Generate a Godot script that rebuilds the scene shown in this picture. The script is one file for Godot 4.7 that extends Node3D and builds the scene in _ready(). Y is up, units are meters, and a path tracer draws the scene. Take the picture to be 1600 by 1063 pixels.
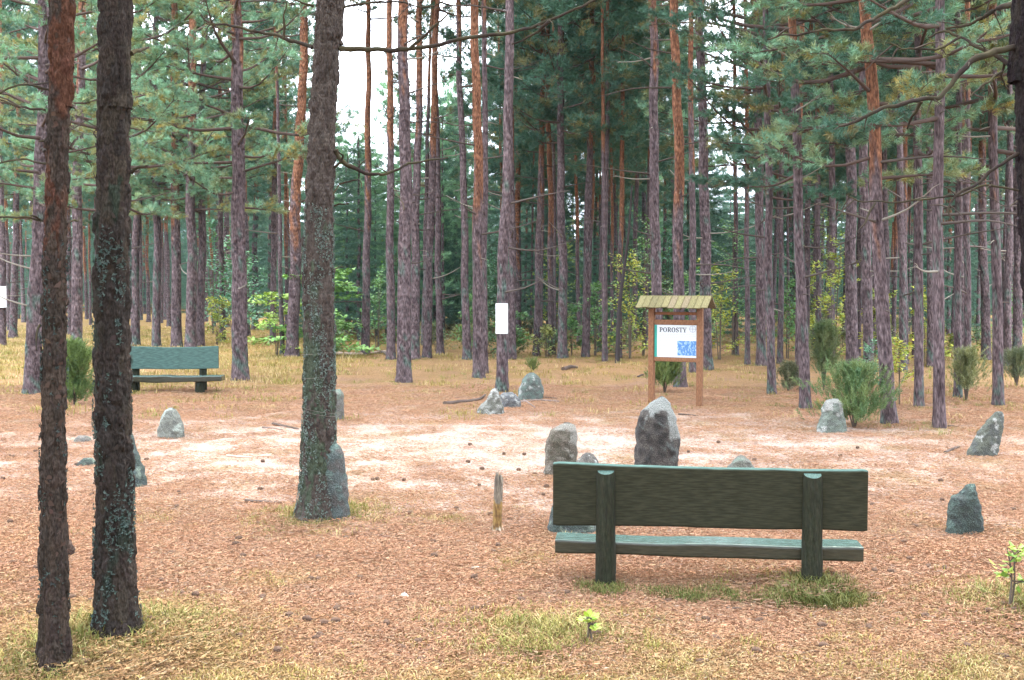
extends Node3D
# A clearing in a pine wood: a ring of standing stones, two log benches and an information board.

const FOC := 1700.0
const CU := 800.0
const CV := 531.5
const EYE := Vector3(0, 2.0, 0)
const PITCH := 0.04438

var rng := RandomNumberGenerator.new()
var n1 := FastNoiseLite.new()
var n2 := FastNoiseLite.new()
var cell := FastNoiseLite.new()
var cellv := FastNoiseLite.new()
var mounds := []          # Vector4(x, z, radius, height)
var names := {}
var M := {}
var K := {}               # shared meshes

# ------------------------------------------------------------------ helpers
class MB:
	var v := PackedVector3Array()
	var n := PackedVector3Array()
	var c := PackedColorArray()
	var i := PackedInt32Array()
	func tri(a: Vector3, b: Vector3, d: Vector3, col: Color) -> void:
		var nn := (d - a).cross(b - a).normalized()
		v.append(a); v.append(b); v.append(d)
		n.append(nn); n.append(nn); n.append(nn)
		c.append(col); c.append(col); c.append(col)
	func quad(a: Vector3, b: Vector3, d: Vector3, e: Vector3, col: Color) -> void:
		tri(a, b, d, col); tri(a, d, e, col)
	func stamp(t: Transform3D, tv: PackedVector3Array, tn: PackedVector3Array, col: Color) -> void:
		v.append_array(t * tv)
		n.append_array(Transform3D(t.basis.orthonormalized(), Vector3.ZERO) * tn)
		var cc := PackedColorArray()
		cc.resize(tv.size())
		cc.fill(col)
		c.append_array(cc)
	func mesh(m: Material) -> ArrayMesh:
		var a := []
		a.resize(Mesh.ARRAY_MAX)
		a[Mesh.ARRAY_VERTEX] = v
		a[Mesh.ARRAY_NORMAL] = n
		a[Mesh.ARRAY_COLOR] = c
		if i.size() > 0:
			a[Mesh.ARRAY_INDEX] = i
		var am := ArrayMesh.new()
		am.add_surface_from_arrays(Mesh.PRIMITIVE_TRIANGLES, a)
		am.surface_set_material(0, m)
		return am

# rings of equal length -> indexed smooth skin appended to b (needs b to be used with indices throughout)
func skin(b: MB, rings: Array, cols: Array, cap0 := true, cap1 := true, closed := true) -> void:
	var base := b.v.size()
	var m: int = rings[0].size()
	var k := rings.size()
	for r in k:
		b.v.append_array(rings[r])
		b.c.append_array(cols[r])
	var nn := PackedVector3Array()
	nn.resize(m * k)
	for r in k:
		var ra: PackedVector3Array = rings[r]
		var rp: PackedVector3Array = rings[maxi(r - 1, 0)]
		var rn: PackedVector3Array = rings[mini(r + 1, k - 1)]
		for s in m:
			var sp: int = (s + m - 1) % m if closed else maxi(s - 1, 0)
			var sn: int = (s + 1) % m if closed else mini(s + 1, m - 1)
			var g := (ra[sn] - ra[sp]).cross(rn[s] - rp[s])
			nn[r * m + s] = g.normalized() if g.length_squared() > 1e-16 else Vector3.UP
	b.n.append_array(nn)
	for r in k - 1:
		for s in (m if closed else m - 1):
			var s2 := (s + 1) % m
			var p := base + r * m
			b.i.append(p + s); b.i.append(p + m + s2); b.i.append(p + s2)
			b.i.append(p + s); b.i.append(p + m + s); b.i.append(p + m + s2)
	for e in 2:
		if (e == 0 and not cap0) or (e == 1 and not cap1):
			continue
		var ring: PackedVector3Array = rings[0] if e == 0 else rings[k - 1]
		var colr: PackedColorArray = cols[0] if e == 0 else cols[k - 1]
		var mid := Vector3.ZERO
		for q in ring:
			mid += q
		mid /= m
		var nrm := Vector3.ZERO
		for s in m:
			nrm += (ring[s] - mid).cross(ring[(s + 1) % m] - mid)
		nrm = nrm.normalized() * (-1.0 if e == 0 else 1.0)
		var at0 := b.v.size()
		b.v.append_array(ring); b.v.append(mid)
		b.c.append_array(colr); b.c.append(colr[0])
		for s in m + 1:
			b.n.append(nrm)
		for s in m:
			var s2 := (s + 1) % m
			if e == 0:
				b.i.append(at0 + s); b.i.append(at0 + s2); b.i.append(at0 + m)
			else:
				b.i.append(at0 + s2); b.i.append(at0 + s); b.i.append(at0 + m)

func tube(b: MB, pts: PackedVector3Array, radii: PackedFloat32Array, sides: int, col: Color, rough := 0.0, col2 := Color(-1, 0, 0)) -> void:
	var rings := []
	var cols := []
	var k := pts.size()
	for r in k:
		var d: Vector3 = (pts[mini(r + 1, k - 1)] - pts[maxi(r - 1, 0)]).normalized()
		var x := d.cross(Vector3(0.31, 0.17, 0.93)).normalized()
		var y := x.cross(d).normalized()
		var ring := PackedVector3Array()
		var cc := PackedColorArray()
		var cr := col
		if col2.r >= 0.0:
			cr = col.lerp(col2, clampf(n2.get_noise_3dv(pts[r] * 9.0) * 1.6 + 0.5, 0.0, 1.0))
		for s in sides:
			var a := TAU * s / sides
			var rad := radii[r]
			if rough > 0.0:
				rad *= 1.0 + rough * n1.get_noise_3dv(pts[r] * 14.0 + Vector3(cos(a), sin(a), 0) * 5.0)
			ring.append(pts[r] + (x * cos(a) + y * sin(a)) * rad)
			cc.append(cr)
		rings.append(ring)
		cols.append(cc)
	skin(b, rings, cols)

func curve(ctrl: Array, steps: int) -> PackedVector3Array:
	var c3 := Curve3D.new()
	for j in ctrl.size():
		var p: Vector3 = ctrl[j]
		var t: Vector3 = (ctrl[mini(j + 1, ctrl.size() - 1)] - ctrl[maxi(j - 1, 0)]) / 6.0
		c3.add_point(p, -t, t)
	c3.bake_interval = 0.02
	var out := PackedVector3Array()
	for s in steps + 1:
		out.append(c3.samplef(float(s) / steps * (ctrl.size() - 1)))
	return out

func lin(n: int, a: float, z: float) -> PackedFloat32Array:
	var o := PackedFloat32Array()
	for j in n:
		o.append(lerpf(a, z, float(j) / maxf(1, n - 1)))
	return o

func numbered(called: String) -> String:
	var k: int = names.get(called, 0)
	names[called] = k + 1
	return called if k == 0 else "%s_%03d" % [called, k]

func thing(called: String, label: String, category: String, at := Vector3.ZERO, turn := 0.0, group := "") -> Node3D:
	var o := Node3D.new()
	o.name = numbered(called)
	add_child(o)
	o.position = at
	o.rotation.y = turn
	tag(o, label, category, group)
	return o

func tag(o: Node3D, label: String, category: String, group := "", kind := "") -> void:
	if label: o.set_meta("label", label)
	if category: o.set_meta("category", category)
	if group: o.set_meta("group", group)
	if kind: o.set_meta("kind", kind)

func part(called: String, mesh: Mesh, parent: Node3D) -> MeshInstance3D:
	var o := MeshInstance3D.new()
	o.mesh = mesh
	o.name = called
	parent.add_child(o, true)
	return o

func whole(called: String, mesh: Mesh, at: Vector3, label: String, category: String, group := "", turn := 0.0) -> MeshInstance3D:
	var o := MeshInstance3D.new()
	o.mesh = mesh
	o.name = numbered(called)
	add_child(o)
	o.position = at
	o.rotation.y = turn
	tag(o, label, category, group)
	return o

func rays(u: float, v: float) -> Vector3:
	return Vector3((u - CU) / FOC, -(v - CV) / FOC, -1.0).rotated(Vector3.RIGHT, -PITCH)

func pt(u: float, v: float, d: float) -> Vector3:          # a point d metres ahead
	var r := rays(u, v)
	return EYE + r * (d / -r.z)

func at(u: float, v: float) -> Vector3:                     # a point on the ground
	var r := rays(u, v)
	var y := 0.0
	var p := Vector3.ZERO
	for j in 8:
		p = EYE + r * ((y - EYE.y) / r.y)
		y = gh(p.x, p.z)
	return Vector3(p.x, y, p.z)

func mpp(p: Vector3) -> float:                              # metres that one photograph pixel spans at p
	return -p.z / FOC

func gh(x: float, z: float) -> float:
	var h := n1.get_noise_2d(x * 1.4, z * 1.4) * 0.05 + n2.get_noise_2d(x * 9.0, z * 9.0) * 0.012
	for m: Vector4 in mounds:
		var q := ((x - m.x) * (x - m.x) + (z - m.y) * (z - m.y)) / (m.z * m.z)
		if q < 6.0:
			h += m.w * exp(-q)
	return h

func on(x: float, z: float) -> Vector3:
	return Vector3(x, gh(x, z), z)

func rnd(a: float, b: float) -> float:
	return rng.randf_range(a, b)

func mat(called: String, rough: float, spec := 0.3, two := false) -> StandardMaterial3D:
	var m := StandardMaterial3D.new()
	m.resource_name = called
	m.vertex_color_use_as_albedo = true
	m.roughness = rough
	m.metallic_specular = spec
	if two:
		m.cull_mode = BaseMaterial3D.CULL_DISABLED
	M[called] = m
	return m

# ------------------------------------------------------------------ start
func _ready() -> void:
	rng.seed = 4711
	n1.seed = 3; n1.frequency = 0.35; n1.fractal_octaves = 3
	n2.seed = 8; n2.frequency = 0.5; n2.fractal_octaves = 3
	cell.seed = 5; cell.noise_type = FastNoiseLite.TYPE_CELLULAR; cell.frequency = 1.0
	cell.cellular_return_type = FastNoiseLite.RETURN_DISTANCE2_SUB; cell.fractal_type = FastNoiseLite.FRACTAL_NONE
	cellv.seed = 5; cellv.noise_type = FastNoiseLite.TYPE_CELLULAR; cellv.frequency = 1.0
	cellv.cellular_return_type = FastNoiseLite.RETURN_CELL_VALUE; cellv.fractal_type = FastNoiseLite.FRACTAL_NONE
	camera_and_light()
	materials()
	ground()
	trees()
	stones()
	benches()
	board()
	saplings()
	ground_cover()
	debris()

func camera_and_light() -> void:
	var cam := Camera3D.new()
	cam.name = "camera"
	cam.fov = rad_to_deg(2.0 * atan(CV / FOC))
	cam.near = 0.1
	cam.far = 900.0
	cam.position = EYE
	cam.rotation.x = -PITCH
	add_child(cam)
	var we := WorldEnvironment.new()
	we.name = "environment"
	var e := Environment.new()
	e.background_mode = Environment.BG_SKY
	var sk := ProceduralSkyMaterial.new()
	sk.sky_top_color = Color(0.95, 0.97, 1.0)
	sk.sky_energy_multiplier = 1.25
	sk.sky_horizon_color = Color(0.70, 0.75, 0.82)
	sk.sky_curve = 0.2
	sk.ground_bottom_color = Color(0.35, 0.32, 0.28)
	sk.ground_horizon_color = Color(0.6, 0.62, 0.62)
	var s := Sky.new()
	s.sky_material = sk
	e.sky = s
	e.background_energy_multiplier = 1.0
	e.tonemap_mode = Environment.TONE_MAPPER_LINEAR
	e.tonemap_exposure = 6.5
	e.fog_enabled = true
	e.fog_density = 0.00015
	e.fog_light_color = Color(0.72, 0.86, 0.92)
	e.sdfgi_enabled = true
	e.ssao_enabled = true
	e.ssil_enabled = true
	we.environment = e
	add_child(we)
	var sun := DirectionalLight3D.new()
	sun.name = "sun"
	sun.light_energy = 0.5
	sun.light_angular_distance = 25.0
	sun.light_color = Color(1.0, 0.97, 0.92)
	sun.shadow_enabled = true
	add_child(sun)
	sun.look_at_from_position(Vector3(9, 22, -14), Vector3.ZERO)

# ------------------------------------------------------------------ materials
func noise_tex(freq: float, lo: Color, hi: Color, kind := FastNoiseLite.TYPE_SIMPLEX_SMOOTH, size := 512, sd := 1) -> NoiseTexture2D:
	var f := FastNoiseLite.new()
	f.seed = sd
	f.noise_type = kind
	f.frequency = freq
	f.fractal_octaves = 4
	var t := NoiseTexture2D.new()
	t.width = size; t.height = size
	t.seamless = true
	t.noise = f
	var g := Gradient.new()
	g.set_color(0, lo); g.set_color(1, hi)
	t.color_ramp = g
	return t

func normal_tex(freq: float, strength: float, kind := FastNoiseLite.TYPE_SIMPLEX_SMOOTH, sd := 1) -> NoiseTexture2D:
	var f := FastNoiseLite.new()
	f.seed = sd
	f.noise_type = kind
	f.frequency = freq
	f.fractal_octaves = 4
	var t := NoiseTexture2D.new()
	t.width = 512; t.height = 512
	t.seamless = true
	t.noise = f
	t.as_normal_map = true
	t.bump_strength = strength
	return t

func materials() -> void:
	var b := mat("bark", 0.95, 0.15)
	b.uv1_triplanar = true
	b.uv1_scale = Vector3(1.5, 0.5, 1.5)
	b.albedo_texture = noise_tex(0.03, Color(0.30, 0.29, 0.30), Color(1.0, 1.0, 1.0), FastNoiseLite.TYPE_SIMPLEX_SMOOTH, 512, 4)
	b.normal_enabled = true
	b.normal_texture = normal_tex(0.03, 16.0, FastNoiseLite.TYPE_SIMPLEX_SMOOTH, 4)
	var nb := mat("near_bark", 0.95, 0.15)
	nb.uv1_triplanar = true
	nb.uv1_scale = Vector3(5, 2.2, 5)
	nb.albedo_texture = noise_tex(0.03, Color(0.42, 0.40, 0.39), Color(1, 1, 1), FastNoiseLite.TYPE_SIMPLEX_SMOOTH, 512, 14)
	nb.normal_enabled = true
	nb.normal_texture = normal_tex(0.03, 8.0, FastNoiseLite.TYPE_SIMPLEX_SMOOTH, 14)
	mat("twig", 0.95, 0.15)
	var nd := mat("needles", 0.55, 0.35, true)
	nd.backlight_enabled = true
	nd.backlight = Color(0.36, 0.46, 0.32)
	var lf := mat("leaf", 0.5, 0.35, true)
	lf.backlight_enabled = true
	lf.backlight = Color(0.5, 0.55, 0.2)
	var gr := mat("grass", 0.7, 0.25, true)
	gr.backlight_enabled = true
	gr.backlight = Color(0.3, 0.32, 0.12)
	mat("litter", 0.9, 0.2, true)
	mat("lichen", 0.95, 0.1, true)
	var st := mat("stone", 0.9, 0.25)
	st.uv1_triplanar = true
	st.uv1_scale = Vector3(2.4, 2.4, 2.4)
	st.albedo_texture = noise_tex(0.06, Color(0.3, 0.3, 0.3), Color(1, 1, 1), FastNoiseLite.TYPE_SIMPLEX_SMOOTH, 512, 22)
	st.normal_enabled = true
	st.normal_texture = normal_tex(0.05, 10.0, FastNoiseLite.TYPE_SIMPLEX_SMOOTH, 23)
	var pw := mat("painted_wood", 0.26, 0.5)
	pw.uv1_triplanar = true
	pw.uv1_scale = Vector3(0.7, 6.0, 6.0)
	pw.albedo_texture = noise_tex(0.02, Color(0.68, 0.68, 0.68), Color(1, 1, 1), FastNoiseLite.TYPE_SIMPLEX_SMOOTH, 512, 31)
	pw.normal_enabled = true
	pw.normal_texture = normal_tex(0.03, 1.2, FastNoiseLite.TYPE_SIMPLEX_SMOOTH, 31)
	var pb := mat("painted_back", 0.85, 0.15)
	pb.uv1_triplanar = true
	pb.uv1_scale = pw.uv1_scale
	pb.albedo_texture = pw.albedo_texture
	pb.normal_enabled = true
	pb.normal_texture = pw.normal_texture
	var rw := mat("raw_wood", 0.85, 0.25)
	rw.uv1_triplanar = true
	rw.uv1_scale = Vector3(5.0, 0.9, 5.0)
	rw.albedo_texture = noise_tex(0.025, Color(0.6, 0.6, 0.6), Color(1, 1, 1), FastNoiseLite.TYPE_SIMPLEX_SMOOTH, 512, 37)
	rw.normal_enabled = true
	rw.normal_texture = normal_tex(0.03, 5.0, FastNoiseLite.TYPE_SIMPLEX_SMOOTH, 37)
	mat("plain", 0.6, 0.4)
	var g := mat("ground", 0.95, 0.15)
	g.uv1_triplanar = true
	g.uv1_world_triplanar = true
	g.uv1_scale = Vector3(0.37, 0.37, 0.37)
	g.albedo_texture = litter_texture()
	g.normal_enabled = true
	g.normal_texture = normal_tex(0.08, 8.0, FastNoiseLite.TYPE_SIMPLEX_SMOOTH, 41)

# dry needles and crumbs lying every way, as a tile
func litter_texture() -> ImageTexture:
	var r := RandomNumberGenerator.new()
	r.seed = 99
	var S := 1024
	var im := Image.create(S, S, false, Image.FORMAT_RGB8)
	im.fill(Color(0.80, 0.77, 0.75))
	for k in 16000:
		var x := r.randf() * S
		var y := r.randf() * S
		var a := r.randf() * TAU
		var L := r.randi_range(6, 22)
		var t := r.randf()
		var c := Color(0.93, 0.90, 0.86)
		if t < 0.3: c = Color(0.72, 0.66, 0.62)
		elif t < 0.55: c = Color(0.86, 0.78, 0.70)
		elif t < 0.68: c = Color(0.55, 0.49, 0.46)
		elif t < 0.8: c = Color(1.0, 0.99, 0.96)
		var wd := r.randi_range(1, 3)
		for q in L:
			im.fill_rect(Rect2i(posmod(int(x + cos(a) * q), S - 3), posmod(int(y + sin(a) * q), S - 3), wd, wd), c)
	return ImageTexture.create_from_image(im)

# ------------------------------------------------------------------ ground
func sandiness(x: float, z: float) -> float:
	var q := pow((x - 0.2) / 9.6, 2) + pow((z + 13.6) / 5.2, 2)
	var e := q + n1.get_noise_2d(x * 1.2 + 40, z * 1.8) * 0.26 + n2.get_noise_2d(x * 7.0, z * 16.0) * 0.15
	return clampf((1.15 - e) * 0.9, 0.0, 1.0)

func greenness(x: float, z: float) -> float:
	var w := n1.get_noise_2d(x * 2.2 - 70, z * 2.2) * 0.9 + n2.get_noise_2d(x * 6.0, z * 6.0 + 30) * 0.5
	var g := 0.0
	g = maxf(g, clampf((z + 6.7) * 0.5 + w + (0.4 if x < -1.3 else 0.0), 0.0, 1.0))       # the near verge
	g = maxf(g, clampf((-z - 19.0) * (0.10 if x < -4.5 else 0.022) + w * 1.1, 0.0, 1.0))   # under the trees
	g = maxf(g, clampf((absf(x) - 7.2 + z * 0.1) * 0.4 + w * 0.8, 0.0, 1.0) * 0.7)
	return g

func ground_color(x: float, z: float) -> Color:
	var t := n2.get_noise_2d(x * 3.0, z * 3.0 - 90)
	var c := Color(0.30, 0.202, 0.156).lerp(Color(0.39, 0.273, 0.212), clampf(t + 0.5, 0, 1))
	c = c.lerp(Color(0.37, 0.25, 0.145), clampf((-z - 17.0) * 0.12 + n1.get_noise_2d(x * 2, z * 2), 0, 1))
	c = c.lerp(Color(0.565, 0.482, 0.44), sandiness(x, z) * 0.95)
	c = c.lerp(Color(0.275, 0.215, 0.085), greenness(x, z) * 0.7)
	return c

func axis(marks: Array) -> PackedFloat32Array:        # [from, to, step] runs joined
	var o := PackedFloat32Array()
	for m in marks:
		var p: float = m[0]
		while p < m[1] - 0.0001:
			o.append(p)
			p += m[2]
	o.append(marks[-1][1])
	return o

func ground() -> void:
	# raised tussocks round the near trunks and the bench posts
	for m in [[85, 1040, 0.45, 0.07], [200, 992, 0.5, 0.10], [500, 810, 0.45, 0.07], [1275, 925, 0.28, 0.08], [1600, 960, 0.5, 0.09], [850, 1000, 0.5, 0.04]]:
		var p := at(m[0], m[1])
		mounds.append(Vector4(p.x, p.z, m[2], m[3]))
	var xs := axis([[-260, -60, 20], [-60, -20, 2.0], [-20, -9, 0.3], [-9, 9, 0.075], [9, 20, 0.3], [20, 60, 2.0], [60, 260, 20]])
	var zs := axis([[-300, -80, 20], [-80, -42, 1.5], [-42, -24, 0.25], [-24, -4, 0.075], [-4, 10, 1.0], [10, 130, 20]])
	var b := MB.new()
	var nx := xs.size()
	for z in zs:
		for x in xs:
			b.v.append(Vector3(x, gh(x, z), z))
			b.c.append(ground_color(x, z))
	for r in zs.size():
		for s in nx:
			var a := b.v[r * nx + mini(s + 1, nx - 1)] - b.v[r * nx + maxi(s - 1, 0)]
			var d := b.v[mini(r + 1, zs.size() - 1) * nx + s] - b.v[maxi(r - 1, 0) * nx + s]
			b.n.append(d.cross(a).normalized())
	for r in zs.size() - 1:
		for s in nx - 1:
			var p := r * nx + s
			b.i.append(p); b.i.append(p + 1); b.i.append(p + nx + 1)
			b.i.append(p); b.i.append(p + nx + 1); b.i.append(p + nx)
	var o := MeshInstance3D.new()
	o.name = "ground"
	o.mesh = b.mesh(M.ground)
	o.set_meta("kind", "structure")
	o.set_meta("label", "forest floor of pine needles, sand and moss")
	add_child(o)

# ------------------------------------------------------------------ trees
func tuft_template(needles: int, L: float, w: float, spread: float, stem: float) -> Array:
	var b := MB.new()
	for k in needles:
		var a := TAU * k * 0.618 + rnd(-0.3, 0.3)
		var h := stem * k / needles
		var tilt := spread * rnd(0.6, 1.15)
		var d := Vector3(cos(a) * sin(tilt), cos(tilt), sin(a) * sin(tilt))
		var s := d.cross(Vector3(rnd(-1, 1), rnd(-1, 1), rnd(-1, 1))).normalized() * w
		var o := Vector3(0, h, 0)
		b.tri(o - s, o + s, o + d * L * rnd(0.8, 1.1), Color.WHITE)
	return [b.v, b.n]

func basis_along(d: Vector3, roll: float, sc := 1.0) -> Basis:
	var y := d.normalized()
	var x := y.cross(Vector3(0.13, 0.21, 0.97)).normalized()
	var z := x.cross(y)
	return Basis(x, y, z) * Basis(Vector3.UP, roll) * Basis.from_scale(Vector3.ONE * sc)

func needle_color(kind: int) -> Color:
	var t := rng.randf()
	var c := Color(0.085, 0.185, 0.125).lerp(Color(0.04, 0.095, 0.07), rng.randf())
	if kind == 1: # blue-green, light
		c = Color(0.24, 0.43, 0.285).lerp(Color(0.08, 0.16, 0.10), rng.randf())
		if t < 0.26: c = Color(0.36, 0.27, 0.08).lerp(Color(0.17, 0.19, 0.07), rng.randf())
	elif kind == 2: # spruce
		c = Color(0.04, 0.095, 0.07).lerp(Color(0.08, 0.16, 0.11), rng.randf())
	elif kind == 3: # young, light
		c = Color(0.19, 0.34, 0.17).lerp(Color(0.10, 0.21, 0.13), rng.randf())
	elif t < 0.10: c = Color(0.26, 0.20, 0.07)
	return c

# a pine crown: limbs with side twigs that carry needle tufts; returns [wood, needles] meshes
func pine_crown(sd: int, h0: float, h1: float, rad: float, limbs: int, twigs: int, tufts: int, sc: float, kind: int, needles := 15) -> Array:
	rng.seed = sd
	var wood := MB.new()
	var nd := MB.new()
	var tm := []
	for k in 3:
		tm.append(tuft_template(needles, 0.085, 0.0056, 1.0, 0.08))
	var bc := Color(0.085, 0.062, 0.052)
	for l in limbs:
		var t := (l + rng.randf()) / limbs
		var y := lerpf(h0, h1, t)
		var az := l * 2.399 + rnd(-0.5, 0.5)
		var L := rad * (1.0 - 0.72 * t * t) * rnd(0.6, 1.15) * (0.75 + 0.25 * minf(1.0, t * 5.0))
		var dir := Vector3(cos(az), rnd(-0.12, 0.25) + t * 0.5, sin(az)).normalized()
		var p0 := Vector3(0, y, 0)
		var p1 := p0 + dir * L * 0.5 + Vector3(0, rnd(-0.12, 0.05) * L, 0)
		var p2 := p0 + dir * L + Vector3(rnd(-0.15, 0.15), rnd(-0.05, 0.22), rnd(-0.15, 0.15)) * L
		var path := curve([p0, p1, p2], 6)
		tube(wood, path, lin(7, 0.012 + 0.014 * L, 0.006), 5, bc)
		for w in twigs:
			var q := lerpf(0.38, 1.0, (w + rng.randf()) / twigs)
			var o: Vector3 = path[0].lerp(path[6], q) if q < 0.0 else path[clampi(int(q * 6.0), 0, 5)].lerp(path[clampi(int(q * 6.0) + 1, 0, 6)], fposmod(q * 6.0, 1.0))
			var side := dir.rotated(Vector3.UP, rnd(0.35, 1.15) * (1.0 if w % 2 == 0 else -1.0))
			side = (side + Vector3(0, rnd(-0.15, 0.5), 0)).normalized()
			var TL := rnd(0.22, 0.55) * (0.7 + 0.25 * L)
			var e := o + side * TL
			tube(wood, PackedVector3Array([o, o.lerp(e, 0.5) + Vector3(0, 0.02, 0), e]), PackedFloat32Array([0.007, 0.005, 0.003]), 3, bc)
			var tone := needle_color(kind)
			if rng.randf() < 0.3: tone = tone * rnd(0.55, 0.8)
			elif rng.randf() < 0.3: tone = tone * rnd(1.1, 1.35)
			for f in tufts:
				var qq := lerpf(0.3, 1.0, (f + rng.randf()) / tufts)
				var pp := o.lerp(e, qq) + Vector3(rnd(-1, 1), rnd(-0.6, 0.8), rnd(-1, 1)) * 0.07 * sc
				var dd := (side + Vector3(rnd(-0.8, 0.8), rnd(-0.2, 0.9), rnd(-0.8, 0.8))).normalized()
				var tt: Array = tm[f % 3]
				nd.stamp(Transform3D(basis_along(dd, rng.randf() * TAU, sc * rnd(0.8, 1.25)), pp), tt[0], tt[1], tone.lerp(needle_color(kind), 0.4))
	return [wood.mesh(M.twig), nd.mesh(M.needles)]

func spruce_crown(sd: int, h0: float, h1: float, rad: float, whorls: int, per: int) -> Array:
	rng.seed = sd
	var wood := MB.new()
	var nd := MB.new()
	var tm := tuft_template(14, 0.13, 0.008, 1.05, 0.16)
	var bc := Color(0.10, 0.08, 0.07)
	for l in whorls:
		var t := float(l) / whorls
		for k in per:
			var y := lerpf(h0, h1, t) + rnd(-0.1, 0.1)
			var az := TAU * k / per + l * 0.7 + rnd(-0.4, 0.4)
			var L := rad * pow(1.0 - t, 0.8) * rnd(0.65, 1.1) + 0.15
			var dir := Vector3(cos(az), 0, sin(az))
			var p0 := Vector3(0, y, 0)
			var path := curve([p0, p0 + dir * L * 0.5 + Vector3(0, -0.10 * L, 0), p0 + dir * L + Vector3(0, -0.12 * L + 0.05, 0)], 4)
			tube(wood, path, lin(5, 0.018, 0.005), 3, bc)
			var m := int(7 + L * 11)
			for f in m:
				var q := lerpf(0.15, 1.0, (f + rng.randf()) / m)
				var o: Vector3 = path[clampi(int(q * 4.0), 0, 3)].lerp(path[clampi(int(q * 4.0) + 1, 0, 4)], fposmod(q * 4.0, 1.0))
				var sd2 := dir.rotated(Vector3.UP, rnd(-1.2, 1.2))
				var reach := rnd(0.0, 0.3) * L * (1.15 - q)
				nd.stamp(Transform3D(basis_along(sd2 + Vector3(0, rnd(-0.45, 0.15), 0), rng.randf() * TAU, rnd(0.9, 1.5)), o + sd2 * reach + Vector3(0, rnd(-0.12, 0.04), 0)), tm[0], tm[1], needle_color(2))
	return [wood.mesh(M.twig), nd.mesh(M.needles)]

const GREY := Color(0.31, 0.24, 0.248)
const GREY2 := Color(0.13, 0.095, 0.10)
const ORANGE := Color(0.48, 0.235, 0.14)
const ORANGE2 := Color(0.28, 0.135, 0.085)
const LICHEN := Color(0.17, 0.27, 0.225)

# unit trunk: radius 1 at the foot, in metres of height; bark is grey plates below and thin orange bark above
func trunk_mesh(sd: int, h: float, r: float, orange_at: float, lichen: float) -> ArrayMesh:
	rng.seed = sd
	var rings := []
	var cols := []
	var k := 110
	var sides := 14
	var off := Vector3(sd * 7.7, 0, sd * 3.1)
	for j in k:
		var t := pow(float(j) / (k - 1), 1.25)
		var y := t * h - 0.15
		var rr := r * (1.0 - 0.72 * t) * (1.0 + 0.30 * exp(-maxf(y, 0.0) * 5.0))
		var cx := n1.get_noise_2d(y * 0.55, sd * 10.0) * 0.10 * minf(1.0, y * 0.3)
		var cz := n1.get_noise_2d(y * 0.55, sd * 10.0 + 50) * 0.10 * minf(1.0, y * 0.3)
		var ring := PackedVector3Array()
		var cc := PackedColorArray()
		for s in sides:
			var a := TAU * s / sides
			var d := Vector3(cos(a), 0, sin(a))
			var p := d * rr + Vector3(cx, y, cz)
			var bump := n2.get_noise_3dv(Vector3(p.x * 22, p.y * 6, p.z * 22) + off)
			ring.append(p + d * rr * 0.11 * bump)
			var g := GREY.lerp(GREY2, clampf(n2.get_noise_3dv(Vector3(p.x * 30, p.y * 7, p.z * 30) + off) * 1.5 + 0.4, 0, 1))
			var og := ORANGE.lerp(ORANGE2, clampf(n2.get_noise_3dv(Vector3(p.x * 12, p.y * 3, p.z * 12) - off) * 1.6 + 0.4, 0, 1))
			var edge := n1.get_noise_3dv(Vector3(p.x * 9, p.y * 1.2, p.z * 9) + off) * 2.6 + n2.get_noise_3dv(p * 12.0 + off) * 1.6
			var c := g.lerp(og, clampf((y - orange_at + edge) * 1.6, 0, 1))
			var li := n2.get_noise_3dv(Vector3(p.x * 20, p.y * 9, p.z * 20) + off * 2.0) * 1.5 + n1.get_noise_3dv(p * 3.0 + off)
			if li > 0.75 - lichen and y < 2.6 + n1.get_noise_3dv(p * 4.0) * 3.0:
				c = c.lerp(LICHEN, 0.75)
			cc.append(c)
		rings.append(ring)
		cols.append(cc)
	var b := MB.new()
	skin(b, rings, cols, false, true)
	return b.mesh(M.bark)

# one dead branch that stays on a pine's bare trunk, reaching along +x
func snag_mesh(sd: int) -> ArrayMesh:
	rng.seed = sd
	var b := MB.new()
	var L := rnd(0.15, 0.35) if sd % 2 == 0 else rnd(0.6, 1.7)
	var d := Vector3(1, rnd(-0.2, 0.35), rnd(-0.2, 0.2)).normalized()
	var e := d * (L + 0.1)
	var path := curve([Vector3.ZERO, e * 0.5 + Vector3(0, rnd(-0.1, 0.08), rnd(-0.1, 0.1)) * L, e + Vector3(rnd(-0.1, 0.1), rnd(-0.1, 0.15), rnd(-0.1, 0.1)) * L], 6)
	var c := Color(0.085, 0.068, 0.06) if sd % 3 != 0 else Color(0.22, 0.20, 0.17)
	tube(b, path, lin(7, 0.016 + 0.006 * L, 0.005), 5, c)
	if L > 0.5:
		for q in rng.randi_range(2, 4):
			var o: Vector3 = path[rng.randi_range(2, 5)]
			var e2 := o + (d + Vector3(rnd(-0.8, 0.8), rnd(-0.5, 0.6), rnd(-0.8, 0.8))).normalized() * rnd(0.15, 0.45) * L
			tube(b, PackedVector3Array([o, o.lerp(e2, 0.5) + Vector3(0, 0.02, 0), e2]), PackedFloat32Array([0.007, 0.005, 0.003]), 3, c)
	return b.mesh(M.twig)

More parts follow.
